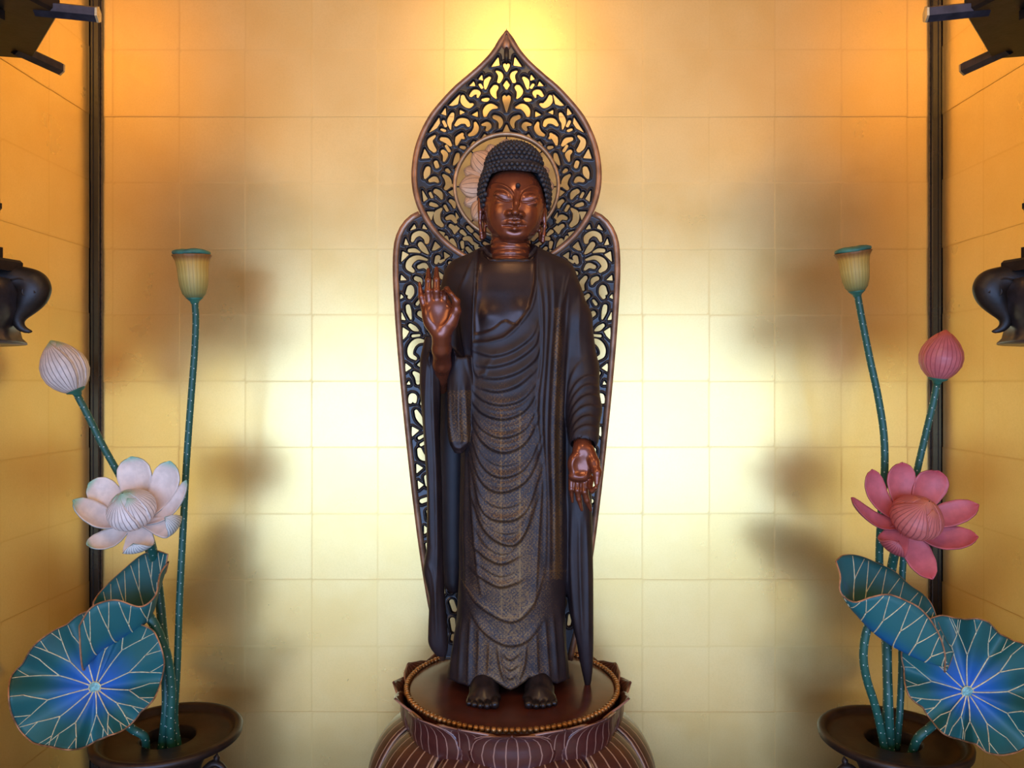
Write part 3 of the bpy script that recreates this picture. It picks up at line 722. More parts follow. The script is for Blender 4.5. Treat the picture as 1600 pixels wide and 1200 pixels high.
def openwork(name, outline, holes, parent, clip=None):
    P = np.array(outline); h = .8
    lo = (P[:, 0].min() - 4, P[:, 1].min() - 4); hi = (P[:, 0].max() + 4, P[:, 1].max() + 4)
    us = np.arange(lo[0], hi[0], h, dtype=np.float32); vs_ = np.arange(lo[1], hi[1], h, dtype=np.float32)
    U, V = np.meshgrid(us, vs_, indexing='ij')
    D = -poly_sd(U, V, outline)                  # positive inside the board
    def cut(x0, x1, y0, y1, fn):
        a, b = np.searchsorted(us, (x0 - 12, x1 + 12)); c, d = np.searchsorted(vs_, (y0 - 12, y1 + 12))
        if b <= a or d <= c: return
        D[a:b, c:d] = np.minimum(D[a:b, c:d], fn(U[a:b, c:d], V[a:b, c:d]))
    for hh in holes:
        kind, pts = hh[0], list(hh[1:])
        if kind.endswith('4'): pts = [(600 + p[0] / 4, 30 + p[1] / 4, *[r / 4 for r in p[2:]]) for p in pts]
        for q in (pts, mir(pts)):
            xs = [p[0] for p in q]; ys = [p[1] for p in q]
            if kind[0] == 'p':
                cut(min(xs), max(xs), min(ys), max(ys), lambda u, v: poly_sd(u, v, q) - .35)
            else:
                A = crom(q, 4 * len(q)) if len(q) > 2 else crom(q, 4)
                def fn(u, v):
                    best = np.full(u.shape, 99, np.float32)
                    for a, b in zip(A[:-1], A[1:]):
                        dx, dy = b[0] - a[0], b[1] - a[1]; L = max(dx * dx + dy * dy, 1e-6)
                        t = np.clip(((u - a[0]) * dx + (v - a[1]) * dy) / L, 0, 1)
                        best = np.minimum(best, np.sqrt((u - a[0] - t * dx) ** 2 + (v - a[1] - t * dy) ** 2) - (a[2] + (b[2] - a[2]) * t) * 1.22 - .2)
                    return best
                cut(min(xs), max(xs), min(ys), max(ys), fn)
    if clip is not None: D = np.minimum(D, clip(U, V))
    hz = .9; zs = np.arange(-8.1, 8.2, hz, dtype=np.float32)
    # relief: rounded edges, and a groove down the middle of every band
    Dc = np.clip(D, -3, 8)
    hgt = np.where(Dc < 2.4, 2.0 + 1.6 * np.clip(Dc, 0, 2.4), 5.84 - .85 * np.clip(Dc - 2.4, 0, 2.2))
    phi = np.maximum(-Dc[:, :, None], np.abs(zs)[None, None, :] - hgt[:, :, None]).astype(np.float32)
    v, f = surface_nets(phi, np.array((0, 0, 0.)), 1.0)
    v = smooth_mesh(v, f, 1, .5)
    X = (lo[0] + v[:, 0] * h - 800) * KH; Z = (600 - lo[1] - v[:, 1] * h) * KH; Y = YH + (-8.1 + v[:, 2] * hz)
    return build(name, np.stack([X, Y, Z], 1), f, M['open'], parent)
def halo():
    t = thing('openwork_halo', W(0, YH, ZD), 'tall flame shaped openwork halo with copper rim behind the buddha', 'halo')
    hl = head_left; ho = [tuple(p) for p in crom(hl, 70)]; hr = mir(ho)[::-1]
    head = ho + hr[1:-1]
    bl = [tuple(p) for p in crom(body_left, 60)]; br = mir(bl)[::-1]
    inner = [(u + (HCX - u) * .02, v) for u, v in head]
    ringc = (791.5, 291.5)
    def ringclip(U, V): return np.sqrt((U - ringc[0]) ** 2 + (V - ringc[1]) ** 2) - 78
    openwork('head_openwork', head, HO, t, ringclip)
    hs = np.array(head)
    def headclip(U, V): return poly_sd(U, V, head) + 3
    openwork('body_openwork', bl + br, BO, t, headclip)
    # rims: rounded mouldings
    def rim(name, pts, rad, mat, dy=-3, closed=False, flat=.8):
        P = [hp(u, v, dy) for u, v in pts]; v, f, ta, tl = tube(P, rad, 14, closed, flat); return build(name, v, f, mat, t)
    a = hl[:]; n = 110
    side = [tuple(p) for p in crom(a, n)]
    full = mir(side)[::-1][:-1] + side[::-1][::-1][1:]
    # left and right halves meet in a mitred point
    rr = [5.2 - 3.2 * math.exp(-((v - 50) / 9) ** 2) for u, v in side]
    for s_ in (side, mir(side)):
        P = [hp(u, v, -3) for u, v in s_]; v, f, ta, tl = tube(P, rr, 14, False, .9); build('head_rim', v, f, M['rim'], t)
    tipv, tipf, _, _ = tube([hp(791.5, 46, -3), hp(791.5, 56, -3), hp(791.5, 66, -3), hp(791.5, 76, -3), hp(791.5, 84, -3)], [.3, 2.6, 6.5, 7.5, .5], 14, False, .8)
    build('rim_point', tipv, tipf, M['rim'], t)
    mb = MB(); mb.add(*tube([hp(791.5, 74, -5), hp(791.5, 84, -8), hp(791.5, 96, -8), hp(791.5, 103, -5)], [2, 4.4, 4.0, 1], 10)[:2]); mb.build('apex_leaf', M['open'], t)
    for s_ in (bl, mir(bl)): rim('body_rim', s_, 5.4, M['rim'])
    rp = [(ringc[0] + 80.5 * math.cos(x), ringc[1] + 80.5 * math.sin(x)) for x in np.linspace(0, 2 * math.pi, 96, endpoint=False)]
    rim('inner_ring', rp, 3.3, M['ring'], -6, True)
    # lotus rosette inside the ring
    def rosette(n, off, r0, r1, w, dy, name):
        for k in range(n):
            a0 = off + 2 * math.pi * k / n; nu, nv = 12, 11; G = np.zeros((nu, nv, 3)); T = np.zeros((nu, nv)); Vv = np.zeros((nu, nv))
            for i in range(nu):
                tt = i / (nu - 1); ww = w * np.interp(tt, (0, .3, .6, .8, .92, 1), (.55, .9, 1, .82, .45, .03)); r = r0 + (r1 - r0) * tt
                for j in range(nv):
                    vv = -1 + 2 * j / (nv - 1); lx = vv * ww
                    u = ringc[0] + r * math.cos(a0) - lx * math.sin(a0); v = ringc[1] + r * math.sin(a0) + lx * math.cos(a0)
                    G[i, j] = hp(u, v, dy - 5 * (1 - vv * vv) * math.sin(math.pi * (.2 + .75 * tt))); T[i, j] = tt; Vv[i, j] = vv
            v_, f_, sd = shell(G, 2.0); build(name, v_, f_, M['halo_petal'], t, attrs=dict(t=np.tile(T.ravel(), 2), v=np.tile(Vv.ravel(), 2), side=sd))
    rosette(8, math.radians(22.5), 22, 71, 15, 3, 'back_petal'); rosette(8, 0, 20, 73, 20, 0, 'front_petal')
    v, f, _, _ = tube([hp(*ringc, 6), hp(*ringc, -6)], [26, 24], 32); build('rosette_boss', v, f, M['ring'], t)
    for a0 in range(8):      # pins that hold the rosette in the ring
        x = math.radians(45 * a0); p = [hp(ringc[0] + r * math.cos(x), ringc[1] + r * math.sin(x), 1) for r in (70, 82)]
        v, f, _, _ = tube(p, 1.2, 8); build('pin', v, f, M['open'], t)
    mb = MB(); mb.add(*box(-34, 18, YH - 8, YH + 8, ZD + .2, ZD + 75, bev=3)); mb.build('mounting_post', M['open'], t, False)
halo()
# ------------------------------------------------------------------ the standing buddha
def normals(V, F):
    n = np.cross(V[F[:, 2]] - V[F[:, 0]], V[F[:, 3]] - V[F[:, 1]])
    N = np.zeros_like(V)
    for a in range(4):
        for x in range(3): N[:, x] += np.bincount(F[:, a], n[:, x], len(V))
    return N / np.maximum(np.linalg.norm(N, axis=1)[:, None], 1e-9)
def uv_of(V):
    k = 1 + V[:, 1] / 1200.0
    return 800 + V[:, 0] / k, 600 - V[:, 2] / k
def ridge(u, v, pts, amp, wa, wb, n=22, fade=.5):
    """fold: gentle slope (wa) on the side above/left, steep (wb) below/right of the line"""
    C = crom(pts, n); F = np.zeros(len(u), np.float32)
    m = 3.2 * max(wa, wb)
    k = np.nonzero((u > C[:, 0].min() - m) & (u < C[:, 0].max() + m) & (v > C[:, 1].min() - m) & (v < C[:, 1].max() + m))[0]
    if len(k) == 0: return F
    d, sd, par = seg_dist(u[k].astype(np.float32), v[k].astype(np.float32), [tuple(c) for c in C[:, :2]])
    w = np.where(sd > 0, wb, wa)
    e = np.clip(np.sin(np.pi * np.clip(par, .015, .985)), 0, 1) ** fade
    F[k] = amp * np.exp(-(d / w) ** 2) * e
    return F
U_FOLDS = [
 [(741, 548), (770, 556), (800, 548), (828, 528), (838, 508)], [(748, 572), (775, 572), (806, 562), (834, 540), (842, 515)],
 [(756, 590), (782, 590), (812, 580), (836, 560), (843, 540)], [(750, 606), (778, 611), (808, 602), (835, 580)],
 [(741, 612), (758, 626), (785, 632), (815, 624), (838, 598)], [(738, 626), (756, 646), (787, 654), (818, 642), (839, 612)],
 [(738, 645), (757, 672), (785, 683), (818, 671), (840, 634)], [(737, 656), (757, 692), (788, 706), (820, 691), (842, 650)],
 [(736, 676), (757, 730), (787, 745), (821, 729), (845, 676)], [(734, 692), (754, 752), (786, 768), (825, 746), (847, 690)],
 [(735, 716), (755, 796), (786, 813), (820, 799), (846, 730)], [(737, 770), (757, 826), (789, 850), (815, 840), (840, 775)],
 [(740, 852), (760, 870), (783, 880), (806, 872)], [(738, 890), (760, 906), (783, 916), (812, 908)],
]
LINES = [  # pts, amp, w above/left, w below/right
 ([(722, 905), (745, 942), (785, 968), (810, 968), (834, 942), (850, 895)], 2.6, 7, 1.6),
 ([(735, 955), (752, 982), (775, 1001), (798, 1008), (823, 1001), (845, 975)], 3.0, 8, 1.6),
 ([(748, 386), (743, 440), (740, 490), (739, 545), (740, 574), (747, 588), (757, 586), (765, 567), (776, 553)], 2.6, 5, 1.8),
 ([(838, 386), (838, 440), (830, 480), (810, 508), (786, 528), (742, 537)], 2.2, 1.8, 5),
 ([(743, 392), (730, 425), (717, 455)], 1.8, 4, 1.5),
 ([(716, 465), (722, 520), (730, 570), (737, 600), (738, 660)], 2.5, 5, 2),
 ([(838, 420), (846, 480), (846, 560), (838, 640), (846, 720)], 3.0, 4, 2),
 ([(850, 410), (855, 480), (852, 560), (846, 650), (852, 760), (852, 880)], 3.0, 4, 2),
 ([(862, 420), (865, 480), (858, 580), (854, 680), (858, 800), (858, 905)], 3.0, 4, 2),
 ([(883, 432), (874, 490), (868, 580), (864, 680), (866, 800), (867, 900)], 3.4, 5, 2),
 ([(890, 446), (884, 520), (878, 620), (876, 740), (878, 890)], 2.6, 4, 2),
 ([(727, 620), (728, 720), (726, 820), (728, 940)], 2.6, 4, 2), ([(719, 690), (719, 800), (720, 930)], 2.2, 3, 1.6),
 ([(733, 700), (738, 800), (745, 880), (752, 930)], 2.4, 4, 1.8), ([(848, 740), (842, 820), (838, 900), (834, 950)], 2.4, 2, 4),
 # neckline and shoulder of the image-right arm
 ([(893, 418), (884, 450), (878, 475)], 1.6, 4, 1.5), ([(908, 440), (904, 500), (905, 560)], 1.6, 5, 3),
 ([(915, 560), (900, 575), (890, 600), (886, 640)], 1.8, 5, 2),
 ([(938, 592), (917, 588), (899, 602), (889, 628)], 2.4, 5, 1.6), ([(939, 606), (917, 602), (900, 616), (888, 645)], 2.4, 5, 1.6),
 ([(939, 622), (918, 618), (900, 632), (888, 662)], 2.4, 5, 1.6), ([(939, 638), (918, 634), (900, 646), (889, 676)], 2.2, 5, 1.6),
 ([(938, 655), (918, 650), (902, 660), (890, 684)], 2.2, 5, 1.6), ([(937, 671), (918, 665), (902, 672), (892, 690)], 2.0, 5, 1.6),
 # image-left sleeve pleats
 ([(668, 545), (664, 640), (670, 740), (672, 850)], 2.2, 3, 1.6), ([(675, 545), (676, 640), (680, 740), (682, 860), (680, 960)], 2.6, 3, 1.6),
 ([(683, 550), (687, 640), (690, 740), (691, 860), (694, 940)], 2.6, 3, 1.6), ([(668, 880), (676, 900), (680, 940), (682, 1000)], 2.6, 3, 2),
 ([(702, 590), (703, 650), (708, 690), (716, 700), (728, 690), (734, 660)], 2.4, 2, 3), ([(716, 600), (716, 650), (718, 685)], 2.0, 3, 2), ([(726, 600), (727, 650), (728, 680)], 1.8, 3, 2),
 # image-right hanging sleeve
 ([(893, 800), (892, 880), (897, 960), (905, 1010)], 2.2, 3, 2), ([(905, 810), (906, 900), (910, 1000)], 2.4, 3, 2), ([(916, 810), (918, 900), (919, 1020)], 2.2, 3, 2),
 ([(884, 780), (884, 860), (886, 950)], 2.4, 3, 2),
 # skirt flutes
 ([(713, 975), (708, 1020), (703, 1062)], 3.0, 4, 2), ([(723, 965), (719, 1020), (716, 1066)], 3.0, 4, 2), ([(735, 965), (733, 1020), (731, 1070)], 3.0, 4, 2),
 ([(748, 985), (748, 1020), (746, 1056)], 2.6, 4, 2), ([(765, 1003), (764, 1030), (762, 1054)], 2.4, 4, 2), ([(778, 1010), (782, 1040), (790, 1070)], 3.0, 4, 2),
 ([(822, 1008), (818, 1040), (808, 1070)], 3.0, 2, 4), ([(838, 990), (839, 1030), (841, 1054)], 2.6, 2, 4), ([(852, 970), (855, 1020), (859, 1062)], 3.0, 2, 4),
 ([(864, 960), (868, 1020), (872, 1064)], 3.0, 2, 4), ([(876, 955), (880, 1020), (884, 1060)], 3.0, 2, 4),
 ([(784, 1018), (797, 1030), (812, 1020)], 2.0, 4, 1.5), ([(784, 1034), (797, 1046), (812, 1036)], 2.0, 4, 1.5), ([(786, 1048), (797, 1060), (810, 1050)], 1.8, 4, 1.5),
 ([(700, 1058), (732, 1071), (756, 1055), (780, 1066), (797, 1076), (815, 1066), (842, 1055), (866, 1066), (889, 1058)], 1.8, 3, 2),
]
def statue():
    t = thing('buddha_statue', W(0, -10, ZD), 'dark bronze standing buddha statue in a gilded draped robe with a raised hand', 'statue')
    f = Field((-150, -118, -492), (146, 96, 232), 1.75)
    zz = lambda v: 600 - v
    hemu = [690, 700, 716, 733, 744, 756, 768, 783, 797, 812, 826, 841, 855, 870, 880, 900]; hemv = [1052, 1060, 1066, 1071, 1062, 1055, 1058, 1070, 1078, 1070, 1058, 1055, 1062, 1068, 1064, 1056]
    def cut(x, y, z):
        k = 1 + np.clip(y, -60, 60) / 1200; u = 800 + x / k
        hv = np.where(y < 0, np.interp(u, hemu, hemv), 1056)
        top = np.interp(y, (-60, -36, -20, 0, 14, 26), (600 - 411, 600 - 409, 600 - 402, 600 - 391, 600 - 382, 600 - 376)) + np.clip(np.abs(x + 3) - 30, 0, 60) * 1.2
        return np.maximum((600 - hv) * k - z, z - top).astype(np.float32)
    f.column([(zz(v), a - 800, b - 800, yc, d) for v, a, b, yc, d in (
        (377, 766, 830, 8, 34), (386, 755, 840, 6, 38), (394, 738, 855, 3, 42), (404, 719, 877, 2, 47), (416, 706, 888, 0, 51), (432, 700, 894, -1, 54), (460, 702, 894, -2, 57), (520, 710, 888, -3, 58),
        (600, 716, 884, -2, 60), (700, 720, 884, 0, 60), (800, 719, 885, 0, 58), (900, 717, 884, 0, 56), (960, 714, 883, 0, 55), (1010, 708, 885, 0, 55), (1045, 700, 889, 0, 57), (1085, 697, 892, 0, 59))], 4, cut=cut, p=2.3)
    def L(u, v, Y, r): return (*app(u, v, Y), r)
    # arm that hangs down
    f.chain([L(868, 436, 0, 33), L(893, 500, 4, 31), L(903, 578, 4, 32), L(912, 640, -18, 26.5), L(912, 684, -40, 23)], 8)
    f.cone(app(911, 686, -42), app(911, 716, -60), 17.5, 18.5, 0, 'sub')
    # its sleeve
    f.column([(zz(v), a - 800, b - 800, yc, d) for v, a, b, yc, d in (
        (600, 872, 922, 8, 26), (700, 876, 924, 6, 30), (800, 880, 925, 4, 30), (900, 884, 927, 2, 26), (960, 890, 927, 0, 22), (1000, 900, 927, -2, 17), (1040, 907, 926, -2, 12), (1062, 912, 924, -2, 7), (1078, 915, 920, -2, 3))], 5, p=2.4)
    # raised arm
    f.chain([L(726, 436, 0, 33), L(706, 500, 6, 31), L(697, 565, 4, 28)], 8)
    f.chain([L(696, 575, 0, 27), L(692, 566, -40, 23), L(691, 556, -66, 20)], 8)
    f.chain([L(695, 680, -64, 5), L(693, 630, -62, 12), L(691.5, 592, -60, 18.5), L(690.5, 560, -72, 21), L(690, 540, -95, 23)], 0, 'sub')
    # its long sleeve: outer sheet, rear sheet, rounded inner flap
    f.column([(zz(v), a - 800, b - 800, yc, d) for v, a, b, yc, d in (
        (528, 668, 690, -30, 18), (560, 661, 698, -34, 24), (600, 660, 692, -32, 25), (680, 666, 690, -30, 24), (760, 671, 693, -28, 23), (850, 670, 694, -26, 22), (884, 664, 695, -26, 21), (905, 669, 696, -25, 20), (925, 674, 697, -24, 20), (965, 672, 700, -22, 18), (995, 671, 702, -22, 15), (1008, 677, 702, -22, 12), (1016, 686, 699, -22, 8))], 3, p=2.6)
    f.column([(zz(v), a - 800, b - 800, yc, d) for v, a, b, yc, d in ((530, 680, 726, 34, 14), (700, 676, 726, 38, 12), (880, 678, 724, 38, 12), (925, 688, 718, 38, 10), (936, 700, 714, 38, 6))], 3)
    f.column([(zz(v), a - 800, b - 800, yc, d) for v, a, b, yc, d in ((560, 703, 742, -40, 22), (620, 702, 740, -42, 20), (670, 702, 737, -42, 18), (692, 706, 733, -42, 15), (704, 714, 726, -42, 8))], 4)
    V, F = f.mesh()
    V = smooth_mesh(V, F, 2, .5)
    u, v = uv_of(V); N = normals(V, F)
    D = np.zeros(len(V), np.float32)
    front = np.clip((-N[:, 1] - .02) / .3, 0, 1) * (V[:, 1] < 15)
    for p in U_FOLDS: D += ridge(u, v, p, 3.8, 8, 1.9, fade=.35)
    for p, q_ in zip(U_FOLDS[4:-1], U_FOLDS[5:]):
        a, b = crom(p, 9), crom(q_, 9); D += ridge(u, v, [tuple(x) for x in (a * .45 + b * .55)], 1.5, 5, 1.4, fade=.8)
    for p, a, wa, wb in LINES: D += ridge(u, v, p, a, wa, wb)
    neck = [(748, 380), (744, 430), (741, 480), (740, 534), (762, 533), (786, 527), (809, 507), (828, 480), (837, 440), (838, 380)]
    torso = (V[:, 1] < -15)
    sd = poly_sd(u, v, neck)
    inn = np.clip(.5 - sd / 2.2, 0, 1) * torso
    D -= 5.5 * inn
    D += 4.5 * np.exp(-(((u - 764) / 20) ** 2 + ((v - 492) / 17) ** 2)) * inn + 4.5 * np.exp(-(((u - 816) / 17) ** 2 + ((v - 485) / 17) ** 2)) * inn
    ing = crom([(738, 521), (752, 519), (770, 512), (788, 500), (799, 504), (812, 509)], 20)
    low = np.interp(u, ing[:, 0], ing[:, 1]); ingm = np.clip((v - low) / 1.6, 0, 1) * inn
    D += 2.2 * ingm
    V = V + N * (D * front)[:, None]
    N2 = normals(V, F)
    V = smooth_mesh(V, F, 1, .3)
    bodym = ((u > 716) & (u < 884) & torso)
    gold = np.clip((v - 520) / 160, 0, 1) * .5 + np.clip((v - 700) / 200, 0, 1) * .24
    gold = gold * np.clip(1.25 - np.abs(u - 795) / 75, 0, 1) + .75 * np.exp(-((u - 871) / 7) ** 2) * (v > 480) * (v < 905)
    gold = gold * bodym + .5 * ((u > 700) & (u < 735) & (v > 610) & (v < 690) & (V[:, 1] < -30))
    band = (np.exp(-((u - 783) / 1.1) ** 2) + np.exp(-((u - 812) / 1.1) ** 2)) * (v > 640) * (v < 965) + np.exp(-((v - np.interp(u, (720, 745, 785, 810, 834, 850), (905, 942, 968, 968, 942, 895)) + 3) / 1.2) ** 2) * (v > 890)
    gold = np.clip(gold + .55 * band * bodym, 0, 1.2)
    skin = inn * (1 - ingm)
    skin = np.maximum(skin, .55 * inn)
    build('robe', V, F, M['robe'], t, attrs=dict(gold=gold * (1 - inn), skin=skin))

    # ---- head and neck
    cx, cz = 803.0, 325.0
    h = Field((-70, -78, -100), (70, 72, 80), 1.05)
    KHd = 1 - 20 / 1200
    def q(u_, v_, y): # local point: feature at (u, v) of the face with depth y
        k = (1 + y / 1200.0); return np.array(((u_ - 800) * k - (cx - 800), y, (600 - v_) * k - (600 - cz)))
    h.ell((0, 2, 6), (49.0, 50, 60), 4)
    h.ell((-1, -13, -23), (37.5, 36, 36.5), 14)
    h.ell((0.0, -31, -45), (21, 15, 13.5), 12)                      # chin
    h.ell((-19, -25, -16), (17, 17, 19), 12); h.ell((18, -25, -17), (16, 17, 19), 12)   # cheeks
    # nose
    h.chain([(*q(808.5, 300, -46), 2.6), (*q(807, 318, -53), 3.4), (*q(805, 332, -59), 5.4)], 4)
    h.ell(q(796.5, 334, -49), (6, 7, 4.6), 4); h.ell(q(813, 335.5, -49), (5.6, 7, 4.6), 4)
    # eyelids
    h.ell(q(787, 306, -40), (15, 8, 7.5), 4, rot=math.radians(-8)); h.ell(q(828, 310, -40), (13.5, 8, 7), 4, rot=math.radians(3))
    h.ell(q(787, 316, -40), (13, 6, 4.0), 4, rot=math.radians(-6)); h.ell(q(828, 318, -40), (12, 6, 4.0), 4)
    # lips
    h.chain([(*q(788, 351, -42), 1.6), (*q(796, 347, -47), 3.2), (*q(803.5, 348, -49), 3.0), (*q(811, 347.5, -47), 3.2), (*q(820, 352, -42), 1.6)], 2.5)
    h.chain([(*q(790, 354.5, -43), 2.2), (*q(804, 357.5, -47.5), 4.4), (*q(818, 355.5, -43), 2.2)], 2.5)
    # ears with long pierced lobes
    for sg, eu, ev, top, lob in ((-1, 750.5, 324, 300, 361), (1, 850.5, 330, 304, 366)):
        h.ell(q(eu, ev, 4), (4.5, 13, 24), 3)
        pts = [(*q(eu + sg * .5, top + 8, -4), 3.0), (*q(eu - sg * .2, top + 30, -6), 3.0), (*q(eu - sg * -.5 , lob - 14, -4), 2.8), (*q(eu + sg * -1.5, lob + 2, -4), 3.0), (*q(eu - sg * 2.5, lob + 11, -2), 3.4), (*q(eu - sg * 6, lob + 8, 0), 3.2), (*q(eu - sg * 7, lob - 8, 2), 2.8), (*q(eu - sg * 6, lob - 22, 4), 3.0)]
        h.chain(pts, 2)
    # neck with its three creases
    s, x, y, z = h.block((-46, -50, -98), (40, 50, -30))
    zz1 = z[0, 0]; vz = cz - zz1
    rad = 30 + np.interp(vz, (370, 385, 395, 404, 412, 420), (-1, 0, .8, 1.8, 2.6, 2.6)) + 1.9 * np.abs(np.cos((vz - 379) / 9.2 * math.pi / 1.0 * .92))
    d = np.sqrt((x + 5.5) ** 2 + ((y - 2) * 1.0) ** 2) - rad[None, None, :].astype(np.float32)
    d = np.maximum(d, -91 - z); h.put(s, d.astype(np.float32), 2.5)
    V, F = h.mesh(); V = smooth_mesh(V, F, 1, .5)
    G = V + np.array((cx - 800, 0, 600 - cz)); u, v = uv_of(G); N = normals(G, F)
    D = np.zeros(len(V), np.float32); front = np.clip((-N[:, 1] - .05) / .3, 0, 1)
    D += ridge(u, v, [(764, 291), (776, 287.5), (790, 291), (801, 301), (806, 314)], 2.6, 1.3, 4)        # brows
    D += ridge(u, v, [(811, 314), (815, 301), (824, 294.5), (836, 292.5), (848, 297)], 2.6, 4, 1.3)
    D -= ridge(u, v, [(776, 296), (789, 298), (799, 306)], 1.2, 3, 3); D -= ridge(u, v, [(819, 305), (829, 300), (841, 301)], 1.2, 3, 3)
    D -= ridge(u, v, [(773, 306), (781, 311), (790, 313.5), (800, 313)], 3.2, 1.1, 1.2, fade=.3)             # eye slits
    D -= ridge(u, v, [(815, 315), (823, 316), (832, 315), (841, 311)], 3.2, 1.1, 1.2, fade=.3)
    D -= ridge(u, v, [(786, 352.5), (796, 352), (804, 353), (812, 352.5), (821, 353)], 4.2, 1.4, 1.2, fade=.3)   # mouth line
    D -= ridge(u, v, [(791, 361), (804, 364), (817, 362)], 1.4, 2.5, 3)
    D -= ridge(u, v, [(804, 340), (804, 345)], 1.2, 1.6, 1.6)
    D -= ridge(u, v, [(784, 346), (790, 342.5), (797, 343)], .8, .9, .9); D -= ridge(u, v, [(812, 343.5), (818, 343.5), (824, 347.5)], .8, .9, .9)
    G = G + N * (D * front)[:, None]
    head = build('head', G, F, M['skin'], t)
    c = app(809.5, 289.5, -50); vv, ff, _, _ = tube([c + (0, 3, 0), c + (0, 0, 0), c + (0, -2.4, 0), c + (0, -3.4, 0)], [3.7, 3.6, 2.4, .4], 16); build('forehead_jewel', vv, ff, M['hair'], head)

    # ---- hair: cap with rows of small curls
    hf = Field((-70, -70, -30), (72, 76, 116), 2.0)
    E1 = ((1.0, 8, 22), (55.5, 56, 68)); E2 = ((0, 8, 63), (44.5, 44, 40))
    hf.ell(*E1, 4); hf.ell(*E2, 2)
    hairu = [735, 754, 757.5, 761, 768, 782, 800, 815, 832, 842, 848, 852, 856, 880]; hairv = [335, 332, 310, 284, 272, 267, 266, 267, 269, 272, 284, 306, 335, 338]
    def ok(P):
        k = 1 + P[:, 1] / 1200; u_ = 800 + (P[:, 0] + cx - 800) / k; v_ = 600 - (P[:, 2] + 600 - cz) / k
        lim = np.where(P[:, 1] < 12, np.interp(u_, hairu, hairv), 352)
        return v_ < lim - 1.0
    s, x, y, z = hf.block((-90, -90, -90), (120, 120, 140))
    k = 1 + y / 1200; uu = 800 + (x + cx - 800) / k + 0 * z; vvv = 600 - (z + 600 - cz) / k + 0 * x
    lim = np.where(y < 12, np.interp(uu, hairu, hairv), 352)
    hf.put(s, (vvv - lim).astype(np.float32) * -1, 0, 'sub')
    V, F = hf.mesh(); V = smooth_mesh(V, F, 1, .5)
    mb = MB(); mb.add(V + np.array((cx - 800, 0, 600 - cz)), [tuple(int(i) for i in r) for r in F])
    def inside(P, E): return (((P - np.array(E[0])) / np.array(E[1])) ** 2).sum(1)
    pts = []; row = 0
    for E, other, z1, z0 in ((E2, E1, 1.0, -.9), (E1, E2, 1.0, -1.0)):
        c0, rr = np.array(E[0]), np.array(E[1]); arc = 0.0; ph = 0.04
        while ph < math.pi * .84:
            st = math.hypot(rr[0] * math.cos(ph), rr[2] * math.sin(ph)); circ = 2 * math.pi * rr[0] * math.sin(ph)
            n = max(1, int(circ / 8.0)); row += 1
            for j in range(n):
                a = 2 * math.pi * (j + .5 * (row % 2)) / n - math.pi / 2
                pts.append(c0 + rr * np.array((math.sin(ph) * math.cos(a), math.sin(ph) * math.sin(a), math.cos(ph))))
            ph += 7.2 / st
        if E is E2: n2 = len(pts)
    P = np.array(pts); keep = ok(P)
    e1 = inside(P, E1); e2 = inside(P, E2)
    keep &= np.where(np.arange(len(P)) < n2, e1 > 1.0, e2 > 1.02)
    for p in P[keep]:
        E = E2 if inside(p[None], E2)[0] < 1.01 else E1
        n = (p - np.array(E[0])) / np.array(E[1]) ** 2; n /= np.linalg.norm(n)
        a = np.cross(n, (0.1, .2, 1)); a /= np.linalg.norm(a); b = np.cross(n, a); c = p + np.array((cx - 800, 0, 600 - cz)); R = 4.15
        vv = []; ff = []
        for (rr_, hh) in ((1.0, -.2), (.95, .30), (.72, .66), (.42, .74), (.30, .92)):
            for j in range(8):
                an = 2 * math.pi * j / 8; vv.append(c + R * (rr_ * (a * math.cos(an) + b * math.sin(an)) + hh * n))
        vv.append(c + R * 1.0 * n)
        for i in range(4):
            for j in range(8): ff.append((i * 8 + j, i * 8 + (j + 1) % 8, (i + 1) * 8 + (j + 1) % 8, (i + 1) * 8 + j))
        for j in range(8): ff.append((32 + j, 32 + (j + 1) % 8, 40))
        mb.add(vv, ff)
    mb.build('curled_hair', M['hair'], t)

    # ---- hands
    Hd = Field(np.array(app(640, 640, -95)) - (0, 30, 0), np.array(app(730, 405, -95)) + (0, 70, 0), .8)
    A = lambda u_, v_, Y, r: (*app(u_, v_, Y), r)
    Hd.chain([A(691, 610, -18, 9), A(690.8, 590, -36, 12), A(690.5, 570, -60, 13.4), A(690, 546, -80, 13.6), A(690, 522, -92, 14.4)], 5)
    Hd.ell(app(687, 497, -94), (22, 10, 25), 8); Hd.ell(app(683, 478, -94), (21, 8.5, 16), 6); Hd.ell(app(703, 500, -98), (11, 11, 19), 8, rot=math.radians(-18)); Hd.ell(app(671, 498, -97), (9, 9, 18), 8, rot=math.radians(18))
    Hd.chain([A(664, 482, -94, 5.4), A(658.5, 464, -97, 4.4), A(655.5, 442, -92, 2.2)], 2)
    Hd.chain([A(671, 474, -95, 6.0), A(669, 455, -99, 5.2), A(669.3, 438, -98, 4.6), A(669.2, 421, -93, 2.4)], 2)
    Hd.chain([A(683, 472, -95, 6.4), A(682, 455, -100, 5.8), A(682, 437, -99, 5.0), A(682.2, 419, -93, 2.6)], 2)
    Hd.chain([A(695, 473, -94, 6.0), A(695, 457, -98, 4.8), A(698.5, 452, -108, 4.2), A(703.5, 458, -114, 3.4)], 2)
    Hd.chain([A(704, 505, -98, 9.5), A(713, 486, -104, 6.6), A(713, 471, -110, 5.2), A(706.5, 461, -115, 3.6)], 4)
    Hd.ell(app(687, 488, -107), (13, 3.6, 16), 4, 'sub')
    V, F = Hd.mesh(); V = smooth_mesh(V, F, 1, .5); build('raised_hand', V, F, M['skin'], t)
    Hr = Field(np.array(app(872, 812, -60)) - (0, 50, 0), np.array(app(952, 668, -60)) + (0, 40, 0), .8)
    Hr.chain([A(911, 684, -40, 13), A(910, 702, -54, 15)], 6)
